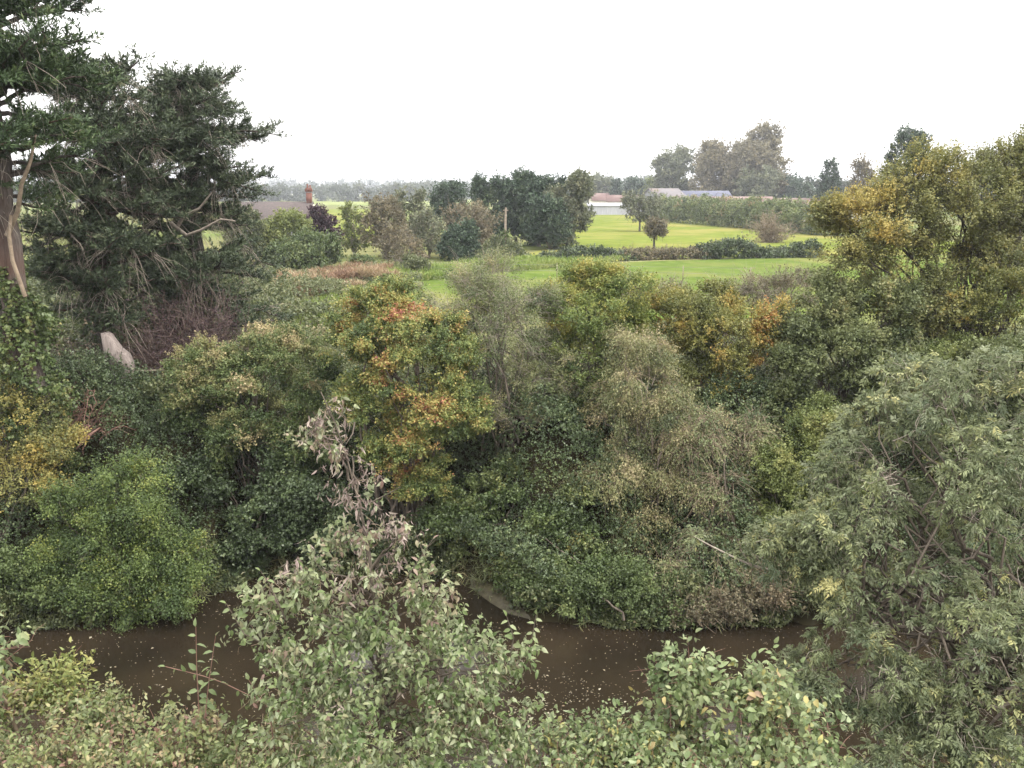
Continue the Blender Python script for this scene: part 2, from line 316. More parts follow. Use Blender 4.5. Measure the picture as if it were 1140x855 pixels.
def billow(lumps, rng, n=5):
    out_ = []
    for c, r in lumps:
        out_.append((c, r*.86))
        d = unit(rng.normal(size=(n, 3))+np.array([0, -.35, .25]))
        for v in d: out_.append((c+v*r*rng.uniform(.6, .8), r*rng.uniform(.3, .48)*np.array([1, 1, .85])))
    return out_
def add_leaf(g, base, ld, nrm, ll, lw, tint, shape='q', curl=.25):
    wv = unit(np.cross(ld, nrm)); nn = np.cross(wv, ld); ll = ll[:, None]; lw = lw[:, None]; N = len(base); k = np.arange(N)[:, None]
    if shape == 'q':
        m = base+ld*ll*.45-nn*ll*.0
        V = np.stack([base, m+wv*lw*.5+nn*lw*.18, base+ld*ll, m-wv*lw*.5+nn*lw*.18], 1); g.add(V, [k*4+np.array([[0, 1, 2, 3]])], np.repeat(tint, 4))
    elif shape == 'h':
        V = np.stack([base, base+ld*ll*.3+wv*lw*.46+nn*lw*.14, base+ld*ll*.66+wv*lw*.38+nn*(lw*.1-ll*curl*.3), base+ld*ll-nn*ll*curl,
                      base+ld*ll*.66-wv*lw*.38+nn*(lw*.1-ll*curl*.3), base+ld*ll*.3-wv*lw*.46+nn*lw*.14], 1)
        g.add(V, [k*6+np.array([[0, 1, 2, 3]]), k*6+np.array([[0, 3, 4, 5]])], np.repeat(tint, 6))
    else:
        a = base+ld*ll*.3-nn*ll*curl*.1; b = base+ld*ll*.65-nn*ll*curl*.42
        V = np.stack([base, a+wv*lw*.46+nn*lw*.14, a, a-wv*lw*.46+nn*lw*.14, b+wv*lw*.4+nn*lw*.1, b, b-wv*lw*.4+nn*lw*.1, base+ld*ll*.97-nn*ll*curl], 1)
        g.add(V, [k*8+np.array([[0, 1, 2]]), k*8+np.array([[0, 2, 3]]), k*8+np.array([[1, 4, 5, 2]]), k*8+np.array([[2, 5, 6, 3]]), k*8+np.array([[4, 7, 5]]), k*8+np.array([[5, 7, 6]])], np.repeat(tint, 8))

def leaves(g, P, D, T, rng, k, twig, ll, lw, droop=.2, spread=.8, shape='q', tj=.1, upn=.8, curl=.25):
    N = len(P); t = rng.uniform(-.35, .65, (N, k)); n3 = (N, k, 3)
    base = P[:, None]+D[:, None]*(t*twig)[..., None]+rng.normal(size=n3)*twig*.08
    ld = unit(D[:, None]*.55+unit(rng.normal(size=n3))*spread+np.array([0, 0, -droop]))
    nr = unit(rng.normal(size=n3)*.6+np.array([0, 0, upn])+D[:, None]*.25)
    tt = np.clip(T[:, None]+rng.normal(0, tj, (N, k)), 0, 1)
    s = rng.uniform(.5, 1.35, N*k)
    add_leaf(g, base.reshape(-1, 3), ld.reshape(-1, 3), nr.reshape(-1, 3), ll*s, lw*s*rng.uniform(.8, 1.2, N*k), tt.ravel(), shape, curl)

def bez(A, B, Cc, n):
    t = np.linspace(0, 1, n)[None, :, None]
    return (1-t)**2*A[:, None]+2*t*(1-t)*B[:, None]+t*t*Cc[:, None]
def limbs(g, base, targets, rng, r0, n=8, spread=.15, up=.5, r1=.008, m=5, wob=.025, hmin=0.):
    """curved limbs from the base (or from the stem above it) to each target"""
    N = len(targets); A = base+rng.normal(size=(N, 3))*np.array([spread, spread, 0.0])
    if hmin: A[:, 2] += rng.uniform(hmin*.7, hmin, N)
    L = np.linalg.norm(targets-A, axis=1, keepdims=True)
    B = A+(targets-A)*.4+np.array([0, 0, 1.])*L*up*.5+rng.normal(size=(N, 3))*L*.08
    P = bez(A, B, targets, n); P[:, 1:-1] += rng.normal(size=(N, n-2, 3))*L[:, None]*wob
    t = np.linspace(0, 1, n)[None]
    rad = r0*rng.uniform(.6, 1.1, (N, 1))*(1-t)**.8+r1
    g.tubes(P, rad, m)
    return P
def strands(P, D, rng, length, r, n=4, wander=.15, droop=.0):
    N = len(P); L = length*rng.uniform(.5, 1.3, (N, 1, 1)); t = np.linspace(0, 1, n)[None, :, None]
    X = P[:, None]+D[:, None]*L*t+np.array([0, 0, -1.])*droop*L*t*t+np.cumsum(rng.normal(size=(N, n, 3)), 1)*wander*L/n*(t > 0)
    return X, r*(1-.7*np.linspace(0, 1, n))[None]*np.ones((N, 1))

def plant(name, label, cat, base, lumps, mat, seed, dens=110, clump=.34, k=13, twig=.28, ll=.065, lw=.04, droop=.25, spread=.8, up=.3, out=.6, inner=.25,
          tfun=None, cvar=.13, tj=.1, nl=26, r0=.035, bark='bark', ntw=0, twl=.5, twr=.005, wmat=None, crown='foliage', trunk='stems', group=None, shape='q', hmin=0, zlo=-.6, limb_up=.5, back=.35, upn=.8, extra=None, m=4, sub=0, gap=1.0, flat=1.0):
    rng = np.random.default_rng(seed); base = np.asarray(base, float)
    o = thing(name, base, label, cat, group)
    if sub: lumps = billow(lumps, rng, sub)
    P, D, T, CC, OO = spray_pts(lumps, rng, dens, clump, out, up, inner, back, zlo, tfun, cvar, gap, flat)
    g = Geo(); leaves(g, P, D, T, rng, k, twig, ll, lw, droop, spread, shape, tj, upn)
    build(crown, g, MAT[mat], o)
    g = Geo()
    if hmin:
        t = np.linspace(0, 1, 7); pth = base+np.stack([rng.normal(0, .02, 7)*hmin*t, rng.normal(0, .02, 7)*hmin*t, t*hmin], 1)
        g.tubes(pth[None], (r0*1.3*(1.25-.5*t))[None], 8)
    idx = rng.choice(len(CC), min(nl, len(CC)), replace=False)
    limbs(g, base, CC[idx]-OO[idx]*clump*.3, rng, r0*.75, up=limb_up, hmin=hmin, spread=(.02 if hmin else .25), m=m)
    build(trunk, g, MAT[bark], o, smooth=True)
    if ntw:
        g = Geo(); ii = rng.choice(len(P), min(ntw, len(P)), replace=False)
        X, rd = strands(P[ii]-D[ii]*twl*.45, unit(D[ii]+rng.normal(size=(len(ii), 3))*.25), rng, twl, twr, 4, .25, droop*.4)
        g.tubes(X, rd, 3); build('twig_sprays', g, MAT[wmat or bark], o)
    return o
def toward(px, py, Y): return at(px, py, Y)
def on_ground(p): q = np.array(p, float); q[2] = float(terrain(q[0], q[1]))-.05; return q

def nz(scale, seed, lo=.2, hi=.8): return lambda P: lo+(hi-lo)*pnoise(P, scale, seed)
def nz_top(scale, seed, lo, hi, z0, z1, add): return lambda P: lo+(hi-lo)*pnoise(P, scale, seed)+add*np.clip((P[:, 2]-z0)/(z1-z0), 0, 1)
# ------------------------------------------------------------------ far away: woods, houses, far trees
def px_m(Y): return Y*1.02/FPX
def lai(ll, lw, n, k): return n/(.5*ll*lw)/k
def woods(segs, seed, step=1.0):
    """segs: (px0, px1, py_top, Y, jitter) lines of merged far trees"""
    rng = np.random.default_rng(seed); g = Geo()
    for (a, b, top, Y, jit, wd) in segs:
        s = px_m(Y); n = int((b-a)/wd)+1; lum = []
        for q in np.linspace(a, b, n):
            t = at(q+rng.uniform(-wd, wd)*.5, top+rng.uniform(-jit, jit), Y+rng.uniform(-.05, .05)*Y); gz_ = float(terrain(t[0], t[1])); h = max(t[2]-gz_, 3)
            r = wd*s*rng.uniform(.6, 1.1)
            lum.append((np.array([t[0], t[1], gz_+h*.5]), np.array([r, r, h*.52])))
        ll = 2.0*s; P, D, T, _, _ = spray_pts(lum, rng, lai(ll, ll*.7, 4.5, 8), 2.5*s*2, .5, .4, 0, .3, -.9)
        leaves(g, P, D, T, rng, 8, ll*2.2, ll, ll*.7, 0, .9)
    return g
tag(build('distant_woods', woods([(150, 470, 211, 560, 2, 9), (440, 660, 209, 760, 2, 8), (150, 660, 207, 1400, 2.5, 7), (630, 760, 206, 520, 3, 9), (640, 730, 203, 900, 3, 8),
     (850, 1300, 204, 330, 4, 14), (-60, 160, 205, 500, 3, 12), (-900, -60, 205, 900, 5, 14), (1300, 2000, 203, 700, 5, 14)], 5), MAT['woods']), kind='stuff')

def far_tree(name, label, px, top, basey, Y, wpx, mat, seed, style='round', trunk=.2, bark='bark', group=None, lai_=2.2, ntw=0, cat='tree', cvar=.12, lsc=2.3, nb=5):
    rng = np.random.default_rng(seed+900); s = px_m(Y); b = at(px, basey, Y); b[2] = float(terrain(b[0], b[1]))-.03
    zt = at(px, top, Y)[2]; h = zt-b[2]; rw = wpx*s/2; L = []
    if style == 'cone':
        for i_ in range(14):
            f = i_/13; r = rw*(1-.85*f)*rng.uniform(.8, 1.12)
            L.append((b+np.array([rng.uniform(-.1, .1)*r, 0, h*(trunk+(1-trunk)*(.1+.86*f))]), np.array([r, r, h*(1-trunk)*.09])))
    else:
        zc = h*(trunk+(1-trunk)*.5); L.append((b+np.array([0, 0, zc]), np.array([rw*.78, rw*.78, h*(1-trunk)*.46])))
        for i_ in range(nb):
            a = rng.uniform(0, 6.28); zz = rng.uniform(-.3, .33) if style == 'round' else rng.uniform(-.42, .42); q = rng.uniform(.3, .45)*rw
            L.append((b+np.array([math.cos(a)*rw*.55, math.sin(a)*rw*.55, zc+zz*h*(1-trunk)]), np.array([q, q, q*1.15])))
    if style != 'cone': L = billow(L, rng, 4)
    ll = max(.09, lsc*s); lw = ll*.62; k = 10
    return plant(name, label, cat, b, L, mat, seed, dens=lai(ll, lw, lai_, k), clump=max(.3, rw*.24), k=k, twig=ll*2.4, ll=ll, lw=lw, droop=.1, nl=12, r0=max(.09, .022*h), bark=bark,
                 hmin=max(.3, trunk*h*1.1), crown='crown', trunk='trunk', zlo=-.95, ntw=ntw, twl=ll*6, twr=max(.01, s*.14), group=group, cvar=cvar, back=.5, inner=.3)

def gable(name, label, cat, c, L, wd, hw, hr, rz, wallm, roofm, wins=(), over=.35, door=None):
    """long axis along local x; wins: (x, z, w, h) on the -y face"""
    c = np.array([c[0], c[1], float(terrain(c[0], c[1]))]); o = thing(name, c, label, cat, {'red_roofed_shed': 'red roofed sheds behind the hedge', 'roadside_house': 'small houses behind the white shed'}.get(name)); o.rotation_euler.z = rz
    def bl(n, g, m, par=o):
        x = build(n, g, MAT[m]); x.parent = par; return x
    g = Geo(); l, y = L/2, wd/2; V = [[-l, -y, -.1], [l, -y, -.1], [l, y, -.1], [-l, y, -.1], [-l, -y, hw], [l, -y, hw], [l, y, hw], [-l, y, hw], [-l, 0, hw+hr], [l, 0, hw+hr]]
    g.add(np.array(V, float), [np.array([[0, 1, 5, 4], [2, 3, 7, 6]]), np.array([[1, 2, 6, 9, 5], [3, 0, 4, 8, 7]])]); bl('wall', g, wallm)
    g = Geo(); sl = hr/y; e = over; t = .12
    for sg in (-1, 1):
        a = np.array([[-l-e, sg*(y+e), hw-sl*e+.03], [l+e, sg*(y+e), hw-sl*e+.03], [l+e, 0, hw+hr+.03], [-l-e, 0, hw+hr+.03]]); V = np.concatenate([a, a+[0, 0, t]])
        g.add(V, [np.array([[0, 1, 2, 3], [7, 6, 5, 4], [0, 4, 5, 1], [1, 5, 6, 2], [3, 7, 4, 0]])])
    rf = bl('roof', g, roofm)
    for (x, z, ww, hh) in wins:
        g = Geo(); g.box((x, -y-.02, z), (ww+.16, .06, hh+.16)); f = bl('window', g, 'white'); g = Geo(); g.box((x, -y-.055, z), (ww, .03, hh)); bl('pane', g, 'glass', f)
    if door:
        x, ww, hh = door; g = Geo(); g.box((x, -y-.03, hh/2), (ww, .06, hh)); bl('door', g, 'slate')
    return o, rf, bl

# bungalow with the tall red chimney, behind the left bushes
hc = at(306, 250, 122)
o, rf, bl = gable('bungalow', 'dark roofed bungalow with tall red brick chimney beyond the left bushes', 'house', hc, 10.4, 7, 2.4, 2.1, .04, 'slate', 'darkroof', [(-3.4, 1.45, 1.1, 1.0), (-1.4, 1.45, 1.1, 1.0), (2.4, 1.45, 1.6, 1.0)], door=(.6, .9, 2.0))
g = Geo(); g.box((5.05, 0, 3.3), (1.15, .9, 1.9)); bl('chimney_base', g, 'cream')
g = Geo(); g.box((4.98, 0, 5.1), (.72, .7, 1.6)); g.box((4.98, 0, 6.06), (.88, .84, .16)); g.box((4.98, 0, 6.22), (1.0, .95, .15)); g.box((4.98, 0, 6.4), (.8, .75, .2)); ch = bl('chimney', g, 'brick')
for dx in (-.16, .2):
    g = Geo(); t = np.linspace(0, 1, 4); p = np.stack([np.full(4, 4.98+dx), np.zeros(4), 6.5+t*(.55 if dx < 0 else .4)], 1); g.tubes(p[None], np.array([[.14, .12, .11, .13]]), 8); bl('chimney_pot', g, 'clay', ch)
# sheds and barns on the right
gable('white_shed', 'long low white clad shed at the end of the bright green field', 'shed', at(700, 232, 236), 22, 9, 2.3, .6, -.05, 'white', 'white')
gable('roadside_house', 'small house with pinkish roof behind the white shed, left one of two', 'house', at(672, 226, 300), 9, 7, 3.2, 2.2, .1, 'cream', 'redroof', [(-2, 1.6, 1.1, 1.1), (2, 1.6, 1.1, 1.1)])
gable('roadside_house', 'wider house with red roof behind the right end of the white shed', 'house', at(696, 227, 290), 12, 7, 2.9, 1.9, -.1, 'cream', 'redroof', [(-3, 1.5, 1.1, 1.1), (2.5, 1.5, 1.1, 1.1)])
gable('grey_barn', 'pale grey sheet roofed barn beside the orchard tree', 'barn', at(738, 225, 225), 8, 12, 4.1, 2.6, .35, 'slate', 'greyroof', [])
gable('blue_roofed_shed', 'long shed with blue grey roof under the tall poplars', 'shed', at(782, 224, 232), 13, 9, 4.6, 1.5, 0, 'slate', 'blueroof', [])
gable('red_roofed_shed', 'low red brown roofed shed behind the hedge, beside the blue grey roof', 'shed', at(812, 226, 215), 20, 10, 3.2, 1.5, -.08, 'brick', 'redroof', [])
gable('red_roofed_shed', 'middle red brown roofed shed behind the tall hedge, below the willows', 'shed', at(862, 228, 192), 17, 10, 3.2, 1.3, -.1, 'brick', 'redroof', [])
gable('red_roofed_shed', 'red brown roofed shed behind the hedge, nearest the pointed conifer', 'shed', at(925, 230, 172), 15, 10, 3.1, 1.2, -.12, 'cream', 'redroof', [])

FT = far_tree
# tall trees behind the sheds
FT('poplar_tree', 'grey green poplar, lowest and leftmost of the tall trees behind the sheds', 748, 166, 236, 285, 46, 'greygreen', 11, 'tall', .1, nb=8, lai_=2.2, group='tall trees behind the sheds')
FT('poplar_tree', 'rounded grey brown tree in the middle of the tall trees behind the sheds', 797, 154, 236, 270, 54, 'faroak', 12, 'tall', .1, nb=8, lai_=2.6, group='tall trees behind the sheds')
FT('poplar_tree', 'tallest broad grey brown tree with ragged right side behind the sheds', 838, 149, 236, 262, 64, 'faroak', 13, 'tall', .1, nb=9, lai_=2.6, group='tall trees behind the sheds')
FT('far_tree', 'pale green tree standing in front of the tallest grey brown tree', 842, 188, 234, 250, 44, 'greygreen', 14, 'round', .1)
FT('far_tree', 'low blue green tree to the right of the tall grey brown trees', 884, 198, 234, 262, 54, 'conifer', 15, 'round', .05, lai_=1.6)
FT('conifer_tree', 'dark pointed conifer standing alone behind the red roofed sheds', 921, 183, 233, 190, 30, 'conifer', 16, 'cone', .04, lai_=5)
FT('bare_tree', 'pale thin nearly bare tree right of the pointed conifer', 956, 175, 236, 185, 26, 'brownish', 17, 'tall', .15, lai_=.5, ntw=160, bark='greytwig')
FT('conifer_tree', 'dark pine rising behind the yellowing tree on the right', 1003, 143, 250, 120, 56, 'conifer', 18, 'tall', .25, lai_=2.4)
FT('far_tree', 'bare brown topped tree behind the right edge of the yellowing tree', 1135, 150, 250, 110, 60, 'brownish', 19, 'round', .2, lai_=.8, ntw=140)
FT('far_tree', 'hazy grey tree to the right of the dark conifer clump', 664, 197, 226, 330, 40, 'greygreen', 20, 'round', .1)
FT('conifer_tree', 'small blue grey conifer above the white shed', 686, 202, 226, 300, 15, 'conifer', 21, 'cone', .05)
FT('far_tree', 'round dark green tree above the white shed, right of the small conifer', 708, 197, 226, 310, 28, 'conifer', 22, 'round', .08)
FT('far_tree', 'pale green tree behind the grey barn', 732, 200, 228, 300, 26, 'lightgreen', 31, 'round', .1)
# trees in the field
FT('orchard_tree', 'round apple tree with dark trunk alone in the bright green field', 712, 221, 257, 134, 42, 'greygreen', 23, 'round', .34, lai_=1.0, nb=9, ntw=260, bark='darkbark')
FT('orchard_tree', 'small leaning brown tree at the edge of the bright green field', 728, 247, 277, 93, 24, 'brownish', 24, 'round', .4, lai_=.8, nb=8, ntw=260, bark='darkbark')
# dark conifer clump
for lab, px, top, wpx, sd, st, mt, YY in [('leftmost slim dark conifer of the clump behind the pole', 547, 200, 34, 41, 'tall', 'conifer', 97), ('dark conifer behind the pole, second from the left of the clump', 574, 196, 40, 42, 'tall', 'conifer', 99),
        ('tallest dark conifer in the middle of the clump', 600, 192, 50, 43, 'tall', 'conifer', 97), ('broad grey green conifer at the right end of the clump', 631, 199, 44, 44, 'tall', 'greygreen', 94),
        ('shorter dark conifer in front of the clump, beneath the tallest one', 612, 222, 46, 45, 'round', 'conifer', 92)]:
    FT('conifer_tree', lab, px, top, 276, YY, wpx*1.12, mt, sd, st, .06, lai_=2.8, nb=9, cvar=.2, group='dark conifer clump by the pole')
# left middle clump
FT('olive_bush', 'large rounded yellow olive bush below the chimney', 322, 232, 299, 71, 80, 'lightgreen', 51, 'round', .03, lai_=2.2, cat='bush')
FT('holly_bush', 'dark glossy green bush in front of the yellow olive bush', 342, 262, 301, 67, 78, 'ivybright', 52, 'round', .0, lai_=2.4, cat='bush')
FT('purple_tree', 'purple leaved tree beside the yellow olive bush', 364, 232, 297, 74, 40, 'purple', 53, 'round', .08, lai_=3.2)
FT('young_poplar', 'thin pale yellowish upright tree right of the purple tree', 395, 225, 297, 80, 26, 'lightgreen', 54, 'tall', .1, lai_=.55, ntw=140, bark='greytwig')
FT('brown_tree', 'brownish thinning tree in the middle clump, right of the thin pale tree', 430, 213, 298, 79, 56, 'brownish', 55, 'tall', .1, lai_=1.2, ntw=220)
FT('green_tree', 'grey green tree between the brownish tree and the dark tops', 458, 217, 296, 83, 40, 'greygreen', 56, 'tall', .1, lai_=1.5, ntw=120)
FT('dark_tree', 'dark green tree top rising behind the grey brown thicket', 500, 203, 290, 112, 44, 'conifer', 57, 'round', .2, lai_=2.2)
FT('grey_tree', 'grey brown twiggy tree behind the round dark bush', 525, 226, 294, 84, 60, 'brownish', 58, 'round', .08, lai_=.9, ntw=260, bark='greytwig')
FT('grey_tree', 'pale grey twiggy tree left of the round dark bush', 478, 232, 296, 80, 50, 'greygreen', 59, 'tall', .05, lai_=1.0, ntw=240, bark='greytwig')
FT('holly_bush', 'dark green bush between the flat topped cypress and the bungalow', 272, 232, 301, 67, 50, 'bramble', 65, 'round', .0, lai_=2.6, cat='bush')
FT('holly_bush', 'round very dark bush at the foot of the grey twiggy trees', 510, 249, 294, 77, 42, 'conifer', 60, 'round', .0, lai_=2.8, cat='bush')
FT('low_bush', 'small bright green bush at the edge of the rough grass', 402, 286, 301, 66, 26, 'nettle', 61, 'round', 0, lai_=2.4, cat='bush')
FT('low_bush', 'low teal green bush in the rough grass left of the pole', 464, 290, 304, 62, 30, 'bramble', 62, 'round', 0, lai_=2.4, cat='bush')
FT('low_bush', 'low grey twiggy bush between the thin pale tree and the brownish tree', 447, 262, 301, 70, 60, 'brownish', 63, 'round', 0, lai_=1.0, ntw=240, cat='bush', bark='greytwig')
FT('low_bush', 'low olive bush around the foot of the pole', 560, 279, 295, 78, 56, 'bramble', 64, 'round', 0, lai_=2.0, cat='bush')

# tall ivy hedge in front of the sheds and the low hedge across the field
def hedge(name, label, pts, mat, seed, wid, hts, ll, dens_lai=2.2, tw=0, tfun=None, cvar=.15):
    rng = np.random.default_rng(seed); L = []
    for (px, py), h in zip(pts, hts):
        c = gp(px, py); r = wid*rng.uniform(.85, 1.2); hh = h*rng.uniform(.88, 1.1); L.append((c+np.array([0, 0, hh*.45]), np.array([r, r*.9, hh*.56])))
    k = 9
    o = plant(name, label, 'hedge', gp(*pts[len(pts)//2]), L, mat, seed, dens=lai(ll, ll*.6, dens_lai, k), clump=wid*.3, k=k, twig=ll*2.2, ll=ll, lw=ll*.6, nl=10, r0=.05, ntw=tw, twl=1.2, twr=.012, cvar=cvar, tfun=tfun, back=.5)
    return o
q = np.linspace(0, 1, 34)
hedge('tall_hedge', 'tall clipped ivy green hedge running along the far right of the field', [(736+190*t, 245.5+16.5*t) for t in q], 'hedge', 71, 2.2, [4.8-1.0*t for t in q], .3, 2.6, cvar=.2)
q = np.linspace(0, 1, 14)
hedge('bramble_hedge', 'low dark bramble mound across the field, right of the pole', [(606+90*t, 292-2*t) for t in q], 'ivy', 72, 1.1, 1.05*np.sin(.35+2.5*q), .17, 3.6, tw=60, cvar=.2)
q = np.linspace(0, 1, 16)
hedge('bramble_hedge', 'low brown twiggy hedge under the small leaning field tree', [(694+92*t, 290-2*t) for t in q], 'brownish', 73, .9, [.8]*16, .15, 2.4, tw=300)
q = np.linspace(0, 1, 18)
hedge('bramble_hedge', 'low dark green bramble hedge at the right end of the field edge', [(784+116*t, 288-2*t) for t in q], 'ivy', 74, 1.1, .95+.45*np.sin(q*7), .17, 3.6, tw=60, cvar=.2)

# pole with ivy
pb = on_ground(gp(562, 289)); pt = at(563, 231, pb[1]); o = thing('wooden_pole', pb, 'thin wooden pole with ivy round its foot at the field edge', 'pole')
g = Geo(); t = np.linspace(0, 1, 6)[:, None]; g.tubes((pb*(1-t)+pt*t)[None], np.linspace(.13, .09, 6)[None], 8); pole = build('post', g, MAT['wood'], o, True)
g = Geo(); g.box(pt+[0, 0, -.25], (.5, .08, .09)); build('crossbar', g, MAT['wood'], o)
rng = np.random.default_rng(3); P = pb+np.stack([rng.normal(0, .16, 260), rng.normal(0, .16, 260), rng.uniform(0, 2.6, 260)**1.0], 1)
g = Geo(); leaves(g, P, unit(rng.normal(size=P.shape)+[0, 0, .4]), np.full(260, .5), rng, 8, .3, .16, .11); build('ivy', g, MAT['ivybright'], o)
# thin wire fence at the near edge of the field
fp = [on_ground(gp(x, y)) for x, y in ((478, 307.5), (548, 309), (620, 310.5), (690, 312), (760, 313.5), (835, 315))]
o = thing('wire_fence', fp[0], 'thin two strand wire fence on slim posts across the near field', 'fence')
for p_ in fp:
    g = Geo(); g.box(p_+[0, 0, .55], (.05, .05, 1.15)); build('post', g, MAT['wood'], o)
for hz in (.62, 1.02):
    g = Geo(); g.tubes((np.array(fp)+[0, 0, hz])[None], np.full((1, 6), .007), 4); build('wire', g, MAT['wire'], o)
# ------------------------------------------------------------------ rough ground beyond the far bank
def mounds(x, y, a, sc): return a*np.clip(np.sin(x*sc+1.3*np.sin(y*sc*.6))*np.sin(y*sc*.9+1.1*np.sin(x*sc*.7))+.35, 0, 1.4)
def cover(name, poly, n, mat, seed, k, twig, ll, lw, amp, sc, tfun=None, up=.6, droop=.2, cvar=.12, tagkind='stuff', zpoly=3.2, hmax=.25, spread=.8, cull=0, gapx=None):
    """leafy ground cover inside a polygon of ground points"""
    rng = np.random.default_rng(seed); p = np.array(poly, float); lo, hi = p.min(0), p.max(0); pts = []
    while sum(map(len, pts)) < n:
        q_ = rng.uniform(lo, hi, (n*2, 2)); ins = np.zeros(len(q_), bool); j = len(p)-1
        for i_ in range(len(p)):
            c = ((p[i_, 1] > q_[:, 1]) != (p[j, 1] > q_[:, 1])) & (q_[:, 0] < (p[j, 0]-p[i_, 0])*(q_[:, 1]-p[i_, 1])/(p[j, 1]-p[i_, 1]+1e-12)+p[i_, 0]); ins ^= c; j = i_
        pts.append(q_[ins])
    q_ = np.concatenate(pts)[:n]
    if gapx: q_ = q_[(q_[:, 0] < gapx[0]) | (q_[:, 0] > gapx[1])]; n = len(q_)
    if cull: q_ = q_[pnoise(np.stack([q_[:, 0], q_[:, 1], 0*q_[:, 0]], 1), cull, seed) > (.48 if cull > 3 else .3)]; n = len(q_)
    z = terrain(q_[:, 0], q_[:, 1])+mounds(q_[:, 0], q_[:, 1], amp, sc)+rng.uniform(0, 1, n)**2*hmax
    P = np.stack([q_[:, 0], q_[:, 1], np.maximum(z, .03)], 1); D = unit(rng.normal(size=P.shape)+[0, 0, up])
    T = (.45 if tfun is None else tfun(P))+rng.normal(0, cvar, n); g = Geo(); leaves(g, P, D, T, rng, k, twig, ll, lw, droop, spread)
    return tag(build(name, g, MAT[mat]), kind=tagkind)
G2 = lambda *a: [tuple(gp(px, py, z)[:2]) for px, py, z in a]
sx = np.linspace(-22, 20, 46)
cover('ivy_ground_cover', [(x, shore(x)-.12) for x in sx]+[(x, shore(x)+6.5) for x in sx[::-1]], 56000, 'ivy', 101, 12, .2, .05, .039, .85, 1.1, nz(1.6, 4, .3, .75), hmax=.5)
cover('bramble_undergrowth', G2((90, 420, 3.4), (330, 420, 3.2), (470, 325, 3), (470, 305, 3), (250, 297, 3), (215, 330, 3), (170, 380, 3.3)), 13000, 'bramble', 102, 9, .3, .12, .085, .7, .45, nz(6, 5, .3, .85), hmax=.4)
cover('rough_grass', G2((320, 385, 3), (440, 360, 3), (470, 330, 3), (400, 322, 3), (320, 350, 3)), 5000, 'grass', 103, 8, .25, .28, .025, .1, .8, nz(3, 6, .3, .9), up=1.6, droop=-.3, spread=.5)
cover('dry_grass', G2((300, 336, 3), (400, 328, 3), (445, 314, 3), (430, 303, 3), (320, 303, 3)), 9000, 'drygrass', 104, 8, .3, .36, .035, .5, .7, nz(3, 7, .1, 1), up=1.5, droop=-.3, hmax=.3, spread=.7, cull=5)
cover('rough_grass', G2((430, 318, 3), (560, 304, 3), (700, 291.5, 3), (700, 288, 3), (560, 294, 3), (430, 303, 3)), 4500, 'grass', 105, 7, .3, .35, .05, .15, .6, nz(5, 8, .3, 1), up=1.5, droop=-.3, spread=.5)
cover('dark_undergrowth', [(-26, 27), (-9, 25.5), (-8.5, 33), (-12, 46), (-30, 50)], 12000, 'bramble', 107, 10, .4, .13, .09, 1.3, .55, nz(3, 10, .1, .6), hmax=1.3)
cover('bank_scrub', [(-16, 21.5), (20, 21.5), (24, 36), (-10, 36), (-16, 31)], 32000, 'bramble', 106, 9, .28, .09, .065, .5, .8, nz(2.5, 9, .25, .7), hmax=.4)

